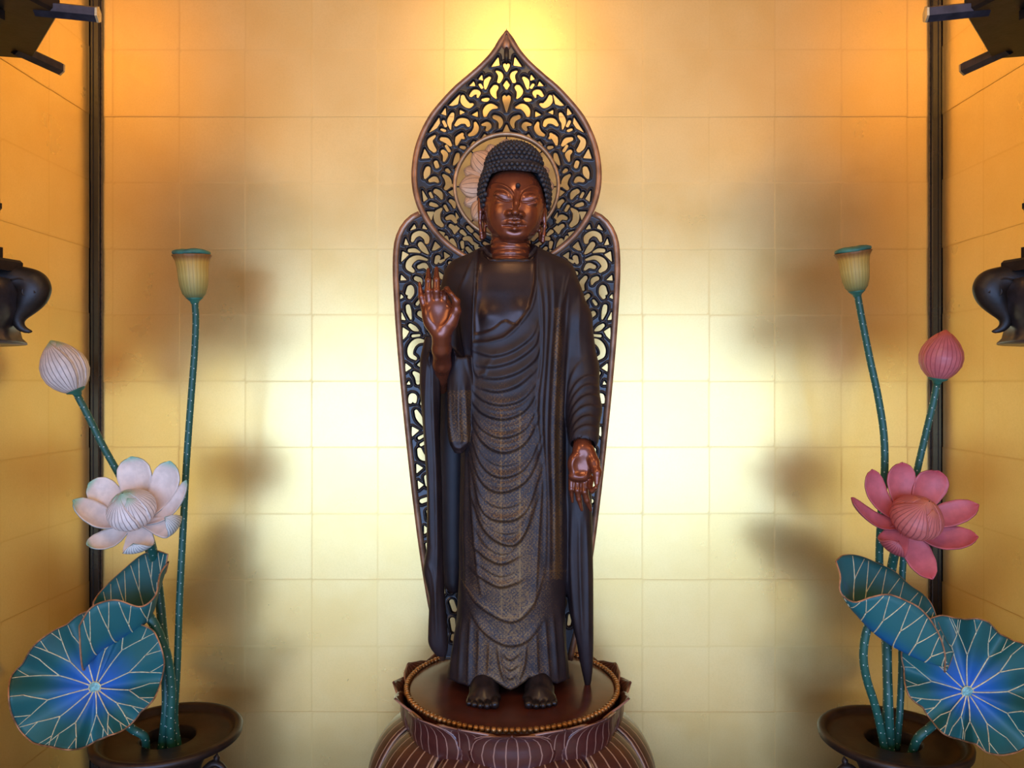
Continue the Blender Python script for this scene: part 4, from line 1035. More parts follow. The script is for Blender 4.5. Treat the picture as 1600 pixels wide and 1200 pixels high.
    Hr.ell(app(908, 727, -60), (20, 10, 22), 8); Hr.ell(app(905, 744, -65), (16, 8, 8.5), 5); Hr.ell(app(898, 724, -65), (9, 8, 15), 6)
    Hr.chain([A(919, 704, -58, 10), A(928, 722, -68, 7.8), A(933, 738, -76, 6.4), A(932.5, 755, -80, 4.0)], 4)
    Hr.chain([A(893, 748, -60, 5), A(892.5, 764, -61, 4.0), A(894.5, 784, -55, 2.0)], 2)
    Hr.chain([A(902, 750, -60, 5.4), A(902, 766, -63, 4.8), A(904.5, 780, -60, 4.0), A(909, 797, -55, 2.2)], 2)
    Hr.chain([A(913, 750, -60, 5.6), A(913.5, 768, -64, 5.2), A(917, 782, -61, 4.4), A(923, 797, -56, 2.4)], 2)
    Hr.chain([A(923, 748, -60, 5.4), A(921.5, 760, -70, 4.2), A(925, 767, -78, 3.8), A(931, 762, -83, 3.2)], 2)
    Hr.ell(app(907, 728, -73), (10, 5, 13), 4, 'sub')
    V, F = Hr.mesh(); V = smooth_mesh(V, F, 1, .5)
    u, v = uv_of(V); build('lowered_hand', V, F, M['skin'], t)

    # ---- feet
    def foot(c, sg):
        lo = app(c - 36, 1120, -60); hi = app(c + 36, 1040, -60)
        ft = Field((lo[0], -118, ZD - 4), (hi[0], -14, -425), .9)
        x0 = app(c, 1080, -70)[0]; g = ZD
        ft.chain([(x0 - sg * 1, -26, g + 24, 17), (x0, -46, g + 17, 17), (x0 + sg * 1, -66, g + 11, 16)], 8)
        ft.ell((x0 + sg * 1, -70, g + 7), (25, 18, 10), 8); ft.ell((x0 + sg * 0, -48, g + 10), (22, 24, 14), 8)
        for i, (dx, dy, r) in enumerate(((17, -92, 6.6), (6, -94, 5.2), (-4, -92, 4.9), (-13, -88, 4.6), (-21, -83, 4.2))):
            bx = x0 + sg * (dx * .86 + 1)
            ft.chain([(bx, -72, g + 7, r * .95), (x0 + sg * dx, dy + 6, g + r + .4, r * .92), (x0 + sg * dx, dy, g + r - .2, r)], 2)
        s, x, y, z = ft.block((-400, -400, -900), (400, 400, 900)); ft.put(s, (z - (g + .1) + 0 * x + 0 * y).astype(np.float32), 0, 'sub')
        V, F = ft.mesh(); V = smooth_mesh(V, F, 1, .4); build('foot', V, F, M['foot'], t)
    foot(755.5, 1); foot(843.5, -1)
statue()
# ------------------------------------------------------------------ vases
YV = 12.0
def vase(uc, vc, label):
    c = app(uc, vc, YV); cx, cy, zr = c
    t = thing('flower_vase', W(cx, cy, ZTAB), label, 'vase', 'altar vases')
    # shallow tray-like mouth with raised lip and a round opening, then neck, body and foot
    v, f = lathe([(41, zr - 26), (41, zr - 3), (44, zr - 1.5), (90, zr - 1), (97, zr - 1), (99, zr + 5), (103, zr + 8), (109, zr + 8), (112, zr + 5), (111, zr - 3), (100, zr - 9), (78, zr - 16), (60, zr - 30), (50, zr - 52), (47, zr - 80), (52, zr - 110),
                  (70, zr - 140), (84, zr - 165), (84, zr - 185), (66, zr - 215), (52, zr - 232), (60, zr - 246), (72, ZTAB + 6), (72, ZTAB), (0, ZTAB)], 72, cx, cy)
    build('vase_body', v, f, M['vase'], t)
    v, f = lathe([(0, zr - 24), (38, zr - 24), (41.5, zr - 22)], 40, cx, cy); build('dark_mouth', v, f, M['vase_in'], t)
    for sg in (-1, 1):
        P = crom([(cx + sg * 50, cy, zr - 62), (cx + sg * 74, cy, zr - 44), (cx + sg * 92, cy, zr - 60), (cx + sg * 90, cy, zr - 98), (cx + sg * 76, cy, zr - 132), (cx + sg * 64, cy, zr - 142)], 22)
        v, f, _, _ = tube(P, [5 + 1.5 * math.sin(i * .5) for i in range(22)], 10); h = build('handle', v, f, M['vase'], t)
        v, f, _, _ = tube([(cx + sg * 76, cy, zr - 44), (cx + sg * 77, cy, zr - 34), (cx + sg * 78, cy, zr - 28)], [4, 5, .5], 10); build('handle_knob', v, f, M['vase'], h)
    return t, cx, cy, zr
vl = vase(262.5, 1149, 'dark bronze vase with a broad tray mouth holding the white lotus')
vr = vase(1396, 1154, 'dark bronze vase with a broad tray mouth holding the pink lotus')

# ------------------------------------------------------------------ lotus parts
def stem(pts, root, r=5.4, r0=None, name='stem', seg=14):
    P = crom([app(*p) for p in pts], 8 * len(pts)); n = len(P)
    rad = np.linspace(r0 or r, r, n)
    v, f, ta, tl = tube(P, rad, seg); return build(name, v, f, M['stem'], root, attrs=dict(ta=ta, tl=tl))
def frame_of(axis):
    a = np.asarray(axis, float); a /= np.linalg.norm(a)
    x = np.cross((0, -1, 0.0), a); n = np.linalg.norm(x); x = x / n if n > 1e-3 else np.array((1., 0, 0)); y = np.cross(a, x)
    return x, y, a
def seed_pod(root, base, axis, H, R):
    x, y, a = frame_of(axis); seg = 72
    prof = [(.20, -.02), (.42, .02), (.62, .12), (.74, .28), (.80, .48), (.83, .68), (.90, .82), (1.0, .90), (1.04, .93), (1.0, .95)]
    V = []; T = []; Vv = []
    for r, h in prof:
        for k in range(seg):
            th = 2 * math.pi * k / seg; rib = 1 + .018 * math.cos(24 * th) * (1 if h > .05 else 0) + (.02 * math.cos(12 * th) if h > .9 else 0)
            V.append(base + R * r * rib * (x * math.cos(th) + y * math.sin(th)) + a * H * h); T.append(max(h, 0)); Vv.append(k * 2.0 * 24 / seg)
    F = [(i * seg + k, i * seg + (k + 1) % seg, (i + 1) * seg + (k + 1) % seg, (i + 1) * seg + k) for i in range(len(prof) - 1) for k in range(seg)]
    pod = build('seed_pod', V, F, M['pod'], root, attrs=dict(t=T, v=Vv))
    V = []; n2 = 40; rows = [(.94, .945), (1.0, .955), (1.03, .985), (1.0, 1.02), (.8, 1.05), (.5, 1.065), (.2, 1.06)]
    for r, h in rows:
        for k in range(n2):
            th = 2 * math.pi * k / n2; V.append(base + R * r * (1 + .02 * math.sin(5 * th)) * (x * math.cos(th) + y * math.sin(th)) + a * H * (h + .012 * math.sin(3 * th + 1)))
    F = [(i * n2 + k, i * n2 + (k + 1) % n2, (i + 1) * n2 + (k + 1) % n2, (i + 1) * n2 + k) for i in range(len(rows) - 1) for k in range(n2)]; F.append(tuple(range(6 * n2, 7 * n2)))
    build('pod_cap', V, F, M['pod_top'], pod)
    V, F, _, _ = tube([base - a * 7, base - a * 3, base - a * 0, base + a * 2.5, base + a * 4], [5.6, 7.0, 10.5, 13.0, 11.5], 24); build('collar', V, F, M['stem_green'], root)
def bud(root, base, axis, H, R, mat, spin=0.0, collar=True, npet=5, name='bud_petal', tipk=1.0):
    """closed bud: an egg of overlapping petals that meet at the tip"""
    x, y, a = frame_of(axis)
    def rad(t): return R * np.interp(t, (0, .06, .16, .3, .45, .6, .75, .87, .95, 1), (.34, .54, .77, .95, 1.0, .93, .73, .47, .23, .03))
    ts = np.linspace(0, 1, 22)
    V = []; seg = 32
    for t in ts:
        r = rad(t) * .97
        for k in range(seg): th = 2 * math.pi * k / seg; V.append(base + a * H * t + r * (x * math.cos(th) + y * math.sin(th)))
    F = [(i * seg + k, i * seg + (k + 1) % seg, (i + 1) * seg + (k + 1) % seg, (i + 1) * seg + k) for i in range(21) for k in range(seg)]
    core = build('bud_core', V, F, mat, root, attrs=dict(t=np.repeat(ts, seg), v=np.tile(np.linspace(-5, 5, seg), 22), side=np.zeros(22 * seg)))
    for p in range(npet):
        th0 = spin + 2 * math.pi * p / npet; nu, nv = 24, 17; G = np.zeros((nu, nv, 3)); T = np.zeros((nu, nv)); Vv = np.zeros((nu, nv)); lay = 1.0 + .03 * (1 + p % 3)
        tt0 = np.linspace(0, .985 if p % 2 == 0 else .93, nu)
        for i, t in enumerate(tt0):
            q = t / tt0[-1]; w = math.radians(58) * np.interp(q, (0, .2, .5, .75, .9, 1), (.85, 1.0, 1.0, .85, .55, .05)) * (1 + .6 * max(0, q - .75))
            for j in range(nv):
                vv = -1 + 2 * j / (nv - 1); th = th0 + vv * w; r = rad(t) * lay + .6 - .5 * vv * vv
                G[i, j] = base + a * H * t + r * (x * math.cos(th) + y * math.sin(th)); T[i, j] = q; Vv[i, j] = vv
        v_, f_, sd = shell(G[:, ::-1], 1.2); build(name, v_, f_, mat, root, attrs=dict(t=np.tile(T.ravel(), 2), v=np.tile(Vv[:, ::-1].ravel(), 2), side=sd))
    if collar:
        V, F, _, _ = tube([base - a * 8, base - a * 3, base + a * 0, base + a * 3, base + a * 6], [5.4, 7.0, 13.5, 15.0, 12], 24); build('collar', V, F, M['stem_green'], root)
FLY = -34.0
def petal(root, base, tip, width, mat, bend=(0, 18, -4), cup=.22, curl=0.0, nh=(0, -1, .35), back=False, wprof=None, thick=1.6):
    base = app(base[0], base[1], base[2] + FLY); tip = app(tip[0], tip[1], tip[2] + FLY); mid = (base + tip) / 2 + np.array(bend, float); nu, nv = 22, 13
    G = np.zeros((nu, nv, 3)); T = np.zeros((nu, nv)); Vv = np.zeros((nu, nv)); nh = np.array(nh, float)
    sp = np.array([(1 - s) ** 2 * base + 2 * s * (1 - s) * mid + s * s * tip for s in np.linspace(0, 1, nu)])
    L = np.linalg.norm(tip - base)
    tg = np.gradient(sp, axis=0); tg /= np.linalg.norm(tg, axis=1)[:, None]
    nn = nh - tg * (tg @ nh)[:, None]; nn /= np.linalg.norm(nn, axis=1)[:, None]
    lat = np.cross(tg, nn)
    wp = wprof or ((0, .18, .38, .6, .78, .9, .97, 1), (.42, .62, .86, 1, .92, .64, .28, .05))
    # rolled tip: the last stretch of the spine bends over towards the viewer and back down
    if curl:
        k0 = int(nu * .62); ang = 0; p = sp[k0].copy(); step = np.linalg.norm(sp[-1] - sp[k0]) / (nu - 1 - k0)
        for i in range(k0 + 1, nu):
            ang = curl * ((i - k0) / (nu - 1 - k0)) ** 1.3
            d = tg[k0] * math.cos(ang) + nn[k0] * math.sin(ang); p = p + d * step * 1.25; sp[i] = p
            nn[i] = nn[k0] * math.cos(ang) - tg[k0] * math.sin(ang); lat[i] = lat[k0]
    for i in range(nu):
        s = i / (nu - 1); w = width / 2 * np.interp(s, *wp)
        for j in range(nv):
            vv = -1 + 2 * j / (nv - 1)
            G[i, j] = sp[i] + lat[i] * vv * w + nn[i] * (cup * w * (vv * vv - .35) + (2.2 * max(0, s - .9) / .1 * (1 - abs(vv))))
            T[i, j] = s; Vv[i, j] = vv
    v_, f_, sd = shell(G, thick, nh)
    # which side is the outer one
    return build('petal', v_, f_, mat, root, attrs=dict(t=np.tile(T.ravel(), 2), v=np.tile(Vv.ravel(), 2), side=1 - sd if back else sd))
def leaf_disc(root, c, outline, depth, tilt, phase, nv_main, seedn, nav=9, seam=math.pi):
    """round lotus leaf facing the viewer. c = (u, v, Y); outline list of (u, v)"""
    ang = []; rad = []
    for (u_, v_) in outline: ang.append(math.atan2(-(v_ - c[1]), u_ - c[0])); rad.append(math.hypot(u_ - c[0], v_ - c[1]))
    o = np.argsort(ang); ang = np.array(ang)[o]; rad = np.array(rad)[o]
    A = np.r_[ang - 2 * math.pi, ang, ang + 2 * math.pi]; R = np.r_[rad, rad, rad]
    th = np.linspace(-math.pi, math.pi, 144, endpoint=False)
    dense = np.interp(np.linspace(-2 * math.pi, 2 * math.pi, 576), A, R); ker = np.hanning(7); ker /= ker.sum(); dense = np.convolve(dense, ker, 'same')
    def RR(t): return np.interp((t + math.pi) % (2 * math.pi) - math.pi, np.linspace(-2 * math.pi, 2 * math.pi, 576), dense)
    def P(r, t):
        Rr = RR(t) * r; u_ = c[0] + Rr * math.cos(t); v_ = c[1] - Rr * math.sin(t)
        wav = (math.sin(7 * t + phase) * 17 + math.sin(11 * t + phase * 2) * 5) * r ** 1.6
        Y = c[2] + depth * (1 - r ** 1.5) + wav + tilt[0] * (u_ - c[0]) / 110 + tilt[1] * (v_ - c[1]) / 110
        return app(u_, v_, Y)
    nr = 20; G = np.zeros((nr, 145, 3)); Ra = np.zeros((nr, 145))
    for i in range(nr):
        r = .03 + .97 * i / (nr - 1)
        for k in range(145): G[i, k] = P(r, seam + 2 * math.pi * k / 144); Ra[i, k] = r
    v_, f_, sd = shell(G, 1.6, (0, -1, 0))
    blade = build('leaf_blade', v_, f_, M['leaf'], root, attrs=dict(r=np.tile(Ra.ravel(), 2)))
    rimp = [P(1.0, t) + np.array((0, -.3, 0)) for t in th]; v_, f_, _, _ = tube(rimp, 1.15, 8, True); build('leaf_edge', v_, f_, M['leaf_rim'], blade)
    rr = random.Random(seedn)
    def vein(path, r0, r1, mb):
        Q = [P(r, t) for r, t in path]; Q = [q + np.array((0, -.4, 0)) for q in Q]
        v_, f_, _, _ = tube(Q, np.linspace(r0, r1, len(Q)), 6); mb.add(v_, f_)
    for k in range(nv_main):
        t0 = 2 * math.pi * (k + rr.uniform(-.12, .12)) / nv_main + phase; mb = MB()
        rf = rr.uniform(.48, .62); n = 12
        vein([(r, t0 + .05 * math.sin(3 * r + k)) for r in np.linspace(.07, rf, n)], 1.15, .9, mb); te = t0 + .05 * math.sin(3 * rf + k)
        for sg in (-1, 1):
            d = math.pi / nv_main * .62; r2 = rr.uniform(.76, .84)
            vein([(r, te + sg * d * ((r - rf) / (r2 - rf)) ** .8) for r in np.linspace(rf, r2, 7)], .9, .75, mb)
            if rr.random() < .75:
                for s2 in (-1, 1): vein([(r, te + sg * d + s2 * d * .38 * ((r - r2) / (.985 - r2))) for r in np.linspace(r2, .985, 6)], .75, .5, mb)
            else: vein([(r, te + sg * d) for r in np.linspace(r2, .985, 5)], .75, .5, mb)
        mb.build('vein', M['vein'], blade)
    cc = P(.0, 0); n = np.array((0, -1.0, 0)); v_, f_, _, _ = tube([cc + (0, 4, 0), cc + (0, -1, 0), cc + (0, -2.4, 0)], [nav, nav, nav - 2.5], 20); build('leaf_navel', v_, f_, M['navel'], blade)
    ring = [cc + np.array((nav * math.cos(x), -1.6, nav * math.sin(x))) for x in np.linspace(0, 2 * math.pi, 24, endpoint=False)]; v_, f_, _, _ = tube(ring, .7, 6, True); build('navel_ring', v_, f_, M['vein'], blade)
    return P
def leaf_fold(root, B, K, Fr, seedn, ts_veins):
    """half-rolled leaf: trough from the back rim B over the keel K to the front rim Fr (each a list of (u, v, Y), left to right)"""
    nt, nq = 48, 25
    Bc = crom([app(*p) for p in B], nt); Kc = crom([app(*p) for p in K], nt); Fc = crom([app(*p) for p in Fr], nt)
    def P(ti, q):     # ti 0..1 along, q 0..1 across
        i = ti * (nt - 1); i0 = min(int(i), nt - 2); w = i - i0
        b, k, f = [c[i0] * (1 - w) + c[i0 + 1] * w for c in (Bc, Kc, Fc)]
        ctl = 2 * k - (b + f) / 2
        return (1 - q) ** 2 * b + 2 * q * (1 - q) * ctl + q * q * f
    G = np.array([[P(i / (nt - 1), j / (nq - 1)) for j in range(nq)] for i in range(nt)])
    v_, f_, sd = shell(G, 1.6)
    rq = np.tile(np.abs(np.linspace(0, 1, nq) - .45)[None, :] * 1.5 + .18, (nt, 1))
    ra = np.r_[rq.ravel(), np.clip(rq.ravel() + .35, 0, 1)]
    blade = build('leaf_blade', v_, f_, M['leaf'], root, attrs=dict(r=ra))
    loop = np.vstack([Bc, G[-1, 1:-1], Fc[::-1], G[0, ::-1][1:-1]])
    v_, f_, _, _ = tube(loop, 1.3, 8, True); build('leaf_edge', v_, f_, M['leaf_rim'], blade)
    du = np.gradient(G, axis=0); dv = np.gradient(G, axis=1); N = np.cross(du, dv); N /= np.maximum(np.linalg.norm(N, axis=2)[..., None], 1e-6)
    rr = random.Random(seedn)
    def nrm(ti, q): return N[min(int(ti * (nt - 1)), nt - 1), min(int(q * (nq - 1)), nq - 1)]
    def vein(path, sgn, r0, r1, mb):
        Q = [P(a, b) + nrm(a, b) * (.4 if nrm(a, b)[1] < 0 else -2.0) for a, b in path]
        v_, f_, _, _ = tube(Q, np.linspace(r0, r1, len(Q)), 6); mb.add(v_, f_)
    for tv in ts_veins:
        for sgn, q0, q1, q2 in ((-1, .55, .82, .992), (1, .42, .2, .01)):
            mb = MB(); t1 = min(max(tv + .03, 0), 1); tb = min(max(tv + rr.uniform(.04, .09), 0), 1)
            vein([(min(max(tb + (t1 - tb) * s ** .7, 0), 1), q0 + (q1 - q0) * s) for s in np.linspace(0, 1, 10)], sgn, 1.0, .9, mb)
            for s2 in (-1, 1):
                te = min(max(t1 + s2 * .045, .0), 1.0); vein([(t1 + (te - t1) * s, q1 + (q2 - q1) * s) for s in np.linspace(0, 1, 7)], sgn, .85, .6, mb)
            mb.build('vein', M['vein'], blade)
    return blade
def lotus(name, base, label, group): return thing(name, W(*base), label, 'lotus ' + ('leaf' if 'leaf' in name else 'flower'), group)

# ------------------------------------------------------------------ left arrangement
def left_lotus():
    _, cx, cy, zr = vl; g = 'carved lotus stalks in the left vase'
    foot = lambda dx, dy: (cx + dx, cy + dy, zr - 23)
    def root_uv(dx, dy):   # foot of a stalk in frame coordinates
        X, Y, Z = foot(dx, dy); k = 1 + Y / 1200; return (800 + X / k, 600 - Z / k, Y)
    # seed pod
    t = lotus('lotus_seed_pod', foot(14, 6), 'yellow lotus seed pod on a tall dotted green stem beside the white lotus', g)
    stem([root_uv(14, 6), (273, 1120, 18), (277, 1040, 18), (281, 930, 18), (286, 830, 18), (291, 730, 18), (298, 630, 18), (304, 550, 18), (306, 500, 18), (304, 466, 18)], t, 5.2, 5.6)
    seed_pod(t, app(304, 468, 18), (-.02, -.10, 1), 74, 28)
    # bud
    t = lotus('lotus_bud', foot(4, 16), 'closed white lotus bud leaning left on a dotted stem', g)
    stem([root_uv(4, 16), (264, 1090, 34), (258, 1000, 46), (246, 920, 64), (228, 845, 60), (208, 785, 44), (185, 740, 26), (160, 695, 14), (138, 650, 6), (121, 618, 2)], t, 5.4)
    bud(t, app(119, 611, 2), (-.38, -.14, .92), 86, 31.5, M['white_bud'], spin=-math.pi / 2 + .5)
    # open flower
    t = lotus('open_lotus', foot(-10, 0), 'open white lotus with green tipped petals', g)
    stem([root_uv(-10, 0), (260, 1100, 10), (257, 1030, 24), (252, 960, 46), (245, 900, 50), (237, 856, 12), (226, 822, -42)], t, 7.5, 7.0)
    m = M['white_petal']
    petal(t, (212, 800, -8), (205, 713, -2), 52, m, (0, 16, 6), .28, 0)
    petal(t, (226, 805, -10), (266, 720, -12), 46, m, (10, 16, -6), .30, 0)
    petal(t, (228, 815, -12), (292, 750, -38), 30, m, (14, 12, -22), .38, 0, (-.3, -.8, .6))
    petal(t, (225, 815, -14), (291, 828, -56), 36, m, (0, 16, -8), .30, 2.1, (-.1, -.75, .6))
    petal(t, (214, 812, -14), (214, 872, -56), 44, m, (0, 16, -14), .26, 2.1, (0, -.75, .65))
    petal(t, (205, 815, -14), (142, 850, -50), 36, m, (-6, 16, -18), .32, .5, (.1, -.7, .7))
    petal(t, (200, 812, -12), (124, 784, -40), 40, m, (-12, 14, -26), .36, .3, (.3, -.6, .7))
    petal(t, (200, 802, -8), (138, 755, -8), 42, m, (-8, 14, 6), .28, 0, (.2, -1, .3))
    bud(t, app(217, 816, -16 + FLY), (-.09, -.62, .80), 62, 32, M['white_bud'], -math.pi / 2 + .2, False, 5, 'inner_petal')
    # half-rolled leaf
    t = lotus('rolled_lotus_leaf', foot(8, -6), 'half rolled teal lotus leaf right under the white lotus', 'lotus leaves')
    stem([root_uv(8, -6), (266, 1130, 0), (268, 1080, -4), (262, 1030, -14), (250, 995, -22), (240, 974, -24), (232, 962, -24)], t, 7.2, 6.6)
    leaf_fold(t, [(146, 941, -28), (156, 926, 4), (176, 906, 22), (196, 888, 30), (221, 868, 34), (243, 861, 30), (262, 866, 12)],
              [(132, 1046, -52), (158, 1018, -34), (186, 1000, -20), (212, 982, -12), (232, 960, -6), (246, 930, -2), (258, 895, 4)],
              [(124, 978, -76), (140, 952, -80), (160, 941, -78), (184, 938, -76), (220, 948, -70), (243, 930, -52), (250, 898, -30), (263, 878, -6)], 5, (.08, .24, .4, .56, .72, .88))
    # flat leaf
    t = lotus('flat_lotus_leaf', foot(-24, -20), 'round teal lotus leaf with gold veins on the far left', 'lotus leaves')
    stem([root_uv(-26, -18), (226, 1152, -26), (208, 1140, -34), (190, 1124, -44), (168, 1096, -36), (152, 1078, -26)], t, 6.0)
    leaf_disc(t, (149, 1074, -62), [(122, 961), (105, 976), (75, 991), (50, 1012), (36, 1037), (18, 1055), (14, 1072), (17, 1112), (32, 1142), (52, 1161), (78, 1166), (100, 1171), (125, 1170), (150, 1157), (170, 1149), (192, 1141), (220, 1112), (242, 1090), (252, 1062), (257, 1035), (250, 1007), (240, 985), (215, 974), (180, 956), (150, 952)], 26, (0, -20), .4, 13, 4, seam=1.15)
left_lotus()
def right_lotus():
    _, cx, cy, zr = vr; g = 'carved lotus stalks in the right vase'
    foot = lambda dx, dy: (cx + dx, cy + dy, zr - 23)
    def root_uv(dx, dy):
        X, Y, Z = foot(dx, dy); k = 1 + Y / 1200; return (800 + X / k, 600 - Z / k, Y)
    t = lotus('lotus_seed_pod', foot(-12, 6), 'yellow lotus seed pod leaning left above the pink lotus', g)
    stem([root_uv(-12, 6), (1386, 1100, 16), (1385, 1030, 32), (1380, 950, 52), (1374, 880, 54), (1377, 800, 36), (1382, 740, 22), (1381, 680, 20), (1372, 620, 20), (1359, 560, 20), (1347, 500, 20), (1339, 456, 20)], t, 5.4, 6.6)
    seed_pod(t, app(1339, 457, 20), (-.15, -.10, 1), 68, 26.5)
    t = lotus('lotus_bud', foot(12, 14), 'closed pink lotus bud before the black corner post', g)
    stem([root_uv(12, 14), (1406, 1110, 24), (1409, 1040, 36), (1408, 960, 54), (1411, 880, 56), (1420, 800, 40), (1432, 740, 28), (1446, 680, 20), (1458, 630, 14), (1464, 600, 12)], t, 5.4)
    bud(t, app(1465, 593, 12), (.11, -.10, 1), 79, 30, M['pink_bud'], spin=-math.pi / 2 + .25)
    t = lotus('open_lotus', foot(-4, 2), 'open pink lotus with deep rose petals', g)
    stem([root_uv(-4, 2), (1388, 1100, 8), (1386, 1020, 24), (1388, 950, 48), (1393, 890, 44), (1402, 850, 2), (1410, 830, -40)], t, 7.0, 7.4)
    m = M['pink_petal']
    petal(t, (1414, 806, -8), (1409, 722, -4), 44, m, (0, 16, 6), .28, 0)
    petal(t, (1428, 808, -10), (1466, 735, -8), 48, m, (14, 16, 10), .28, 0)
    petal(t, (1432, 818, -12), (1521, 792, -30), 38, m, (4, 14, -6), .30, .2, (-.1, -.8, .55))
    petal(t, (1425, 822, -14), (1518, 836, -48), 42, m, (4, 16, -26), .32, .35, (-.2, -.7, .7))
    petal(t, (1418, 822, -16), (1452, 898, -46), 44, m, (-4, 16, 4), .22, .3, (0, -.9, .4))
    petal(t, (1415, 820, -14), (1386, 870, -60), 44, m, (-2, 16, -10), .28, 2.1, (.1, -.75, .6))
    petal(t, (1410, 818, -12), (1335, 783, -34), 36, m, (-4, 14, -26), .36, .35, (.3, -.6, .7))
    petal(t, (1406, 810, -10), (1362, 733, -10), 38, m, (-18, 14, -8), .32, 0, (.25, -1, .3))
    bud(t, app(1418, 828, -16 + FLY), (.17, -.62, .76), 64, 35, M['pink_core'], -math.pi / 2 - .25, False, 5, 'inner_petal')
    t = lotus('rolled_lotus_leaf', foot(-16, -8), 'half rolled teal lotus leaf right under the pink lotus', 'lotus leaves')
    stem([root_uv(-16, -8), (1374, 1130, -6), (1366, 1098, -12), (1354, 1060, -20), (1349, 1025, -24), (1353, 990, -26), (1362, 965, -28)], t, 6.4, 6.0)
    leaf_fold(t, [(1306, 877, -20), (1318, 868, 4), (1342, 869, 22), (1372, 881, 32), (1398, 894, 34), (1420, 914, 32), (1442, 929, 24), (1456, 946, 2), (1470, 985, -22), (1489, 1020, -36)],
              [(1310, 888, -28), (1318, 916, -32), (1332, 948, -32), (1354, 978, -32), (1384, 1003, -34), (1415, 1020, -40), (1448, 1034, -46), (1482, 1040, -48)],
              [(1307, 880, -34), (1313, 900, -48), (1313, 925, -60), (1334, 941, -70), (1362, 933, -74), (1388, 929, -76), (1414, 938, -76), (1440, 953, -74), (1464, 985, -70), (1476, 1020, -64), (1476, 1050, -56)], 9, (.2, .32, .44, .56, .68, .8, .92))
    t = lotus('flat_lotus_leaf', foot(26, -18), 'round teal lotus leaf with gold veins on the far right', 'lotus leaves')
    stem([root_uv(18, -16), (1434, 1154, -26), (1454, 1136, -26), (1480, 1112, -16), (1502, 1090, -8), (1510, 1082, -8)], t, 6.4)
    leaf_disc(t, (1511, 1081, -54), [(1440, 972), (1455, 966), (1470, 961), (1492, 966), (1510, 968), (1525, 966), (1545, 972), (1560, 990), (1582, 1001), (1600, 1006), (1618, 1030), (1624, 1060), (1630, 1090), (1622, 1125), (1612, 1160), (1597, 1172), (1567, 1180), (1542, 1176), (1525, 1162), (1500, 1155), (1475, 1147), (1457, 1127), (1442, 1105), (1422, 1090), (1414, 1070), (1413, 1045), (1408, 1025), (1412, 1005), (1425, 985)], 26, (-18, -20), 1.0, 13, 8, seam=2.35)
right_lotus()

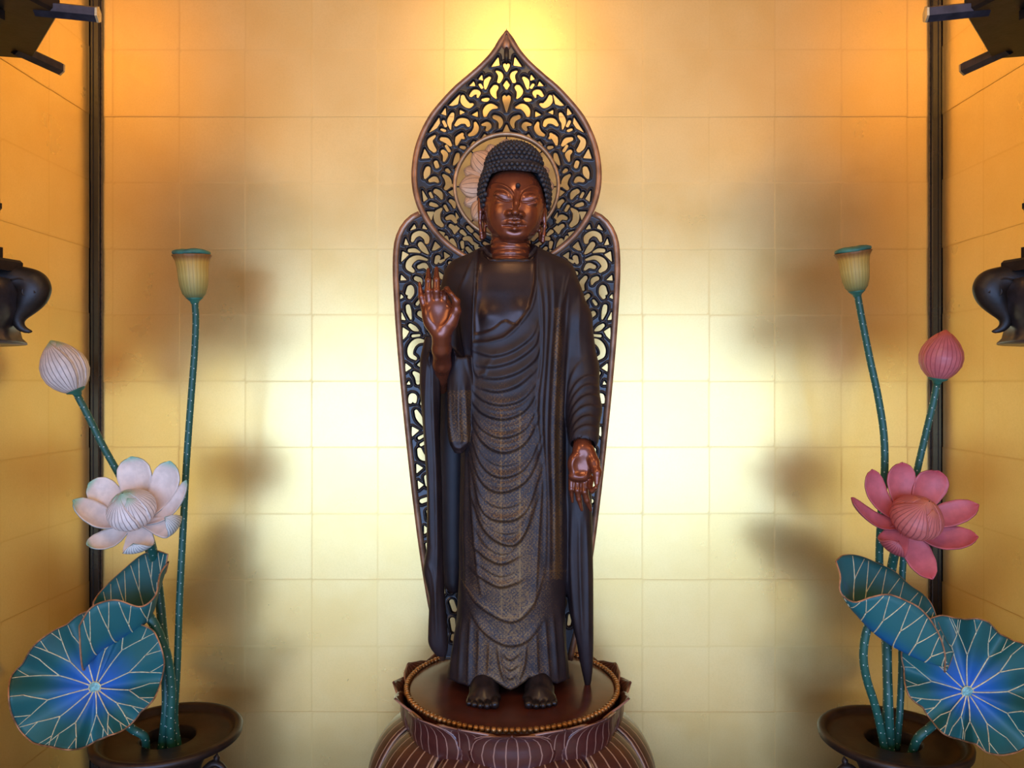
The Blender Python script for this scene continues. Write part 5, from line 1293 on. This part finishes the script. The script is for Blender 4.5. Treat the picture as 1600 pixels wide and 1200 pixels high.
# ------------------------------------------------------------------ hanging lanterns at the two upper corners
def lantern(sg, label):
    DA, AX, TH = 868.0, -693.0, math.radians(11.3)          # axis distance, axis offset, turn of the hexagon
    Y0 = DA - 1200; ca, sa = math.cos(TH), math.sin(TH)
    t = thing('hanging_lantern', W(sg * AX, Y0, ZT), label, 'lantern', 'hanging lanterns')
    def pt(R, th, Z): return (sg * (AX + R * math.cos(th)), Y0 + R * math.sin(th), Z)
    def RZ(u, v):        # radius and height, in the plane of the first corner, of what stands at (u, v)
        m = (u - 800) / 1200; R = (m * DA - AX) / (ca - m * sa); return R, (600 - v) * (DA + R * sa) / 1200
    def lat(name, prof, seg, mat, smooth=True, rot=TH):
        vv = []; ff = []; n = len(prof)
        for r, z in prof:
            for i in range(seg): vv.append(pt(r, rot + 2 * math.pi * i / seg, z))
        for i in range(n - 1):
            for j in range(seg): ff.append((i * seg + j, i * seg + (j + 1) % seg, (i + 1) * seg + (j + 1) % seg, (i + 1) * seg + j))
        return build(name, vv, ff, mat, t, smooth)
    ZP = 433.0
    lat('canopy', [(1, ZP), (163, ZP), (166, ZP + 4), (166, ZP + 22), (150, ZP + 30), (60, ZP + 95), (14, ZP + 120), (1, ZP + 120)], 6, M['iron'], False)
    for i in range(6):
        th = TH + math.radians(60 * i)
        a, b = np.array(pt(140, th, ZP + 5)), np.array(pt(206, th, ZP + 4))
        v, f, _, _ = tube([a, b], 9.2, 6, ref=(0, 0, 1)); o = build('rafter', v, f, M['iron_lit'], t, False)
        v, f, _, _ = tube([b, b + (b - a) / 66 * 2.5], 9.5, 6, ref=(0, 0, 1)); build('rafter_cap', v, f, M['gilt_end'], o, False)
    lat('fire_box', [(1, ZP), (97, ZP), (97, 140), (1, 140)], 6, M['iron'], False)
    for z0, z1, r in ((ZP - 1, ZP - 12, 108), (214, 198, 103), (209, 203, 105), (158, 140, 106)): lat('collar_band', [(90, z0), (r, z0), (r, z1), (90, z1)], 6, M['iron'], False)
    for i in range(6):
        th = TH + math.radians(60 * i); v, f, _, _ = tube([pt(96, th, ZP - 1), pt(96, th, 141)], 4, 8); build('corner_post', v, f, M['iron'], t)
    R1, Z1 = RZ(36, 414)
    lat('base_plate', [(1, Z1 + 5), (R1 - 3, Z1 + 5), (R1, Z1 + 2), (R1, Z1 - 9), (1, Z1 - 12)], 6, M['iron'], False)
    # corners shaped like trunks that curl outwards at the tip
    sp = [(-40, 430, 20), (0, 434, 20), (34, 438, 20), (53, 446, 22), (52, 458, 22), (45, 470, 19), (37, 482, 14), (30, 492, 10.5), (28, 503, 7.5), (34, 512.5, 5), (43, 517, 3.0), (51, 518, 1.2)]
    P = []
    for u_, v_, r in sp: R, Z = RZ(u_, v_); P.append((R, 0.0, Z, r * .745))
    A = np.array(P); f = Field((A[:, 0].min() - 24, -20, A[:, 2].min() - 14), (A[:, 0].max() + 24, 20, A[:, 2].max() + 24), 1.3)
    f.chain([tuple(p) for p in crom(A, 34)], 3, sy=.85); V, F = f.mesh(); V = smooth_mesh(V, F, 1, .5)
    er, ez = RZ(50, 458); ring = lambda s_: [(er + 5 * math.cos(x), s_ * 12.8, ez + 5 * math.sin(x)) for x in np.linspace(0, 2 * math.pi, 18, endpoint=False)]
    brow = lambda s_: [(RZ(u_, v_)[0], s_ * 13.2, RZ(u_, v_)[1]) for u_, v_ in ((24, 440), (40, 438), (54, 446), (62, 460))]
    for i in range(6):
        th = TH + math.radians(60 * i)
        def tr(V): V = np.asarray(V, float); c_, s_ = math.cos(th), math.sin(th); return np.stack([sg * (AX + V[:, 0] * c_ - V[:, 1] * s_), Y0 + V[:, 0] * s_ + V[:, 1] * c_, V[:, 2]], 1)
        o = build('curled_corner', tr(V), np.ascontiguousarray(F if sg > 0 else F[:, ::-1]), M['iron'], t)
        for s_ in (-1, 1):
            v, ff, _, _ = tube(tr(ring(s_)), 1.5, 8, True); build('eye_ring', v, ff, M['iron'], o)
            v, ff, _, _ = tube(tr(crom(brow(s_), 14)), 1.3, 8); build('brow_line', v, ff, M['iron'], o)
    zz = lambda v_: (600 - v_) * DA / 1200
    lat('skirt', [(1, zz(432)), (120, zz(434)), (126, zz(455)), (124, zz(480)), (118, zz(500)), (116, zz(512)), (118, zz(524)), (123, zz(531)), (123, zz(534)), (1, zz(535))], 48, M['iron_lit'])
    lat('hanging_rod', [(1, ZP + 119), (8, ZP + 119), (8, ZT - .5), (1, ZT - .5)], 12, M['iron'])
lantern(1, 'dark bronze hanging lantern with a curled corner at the left edge')
lantern(-1, 'dark bronze hanging lantern with a curled corner at the right edge')
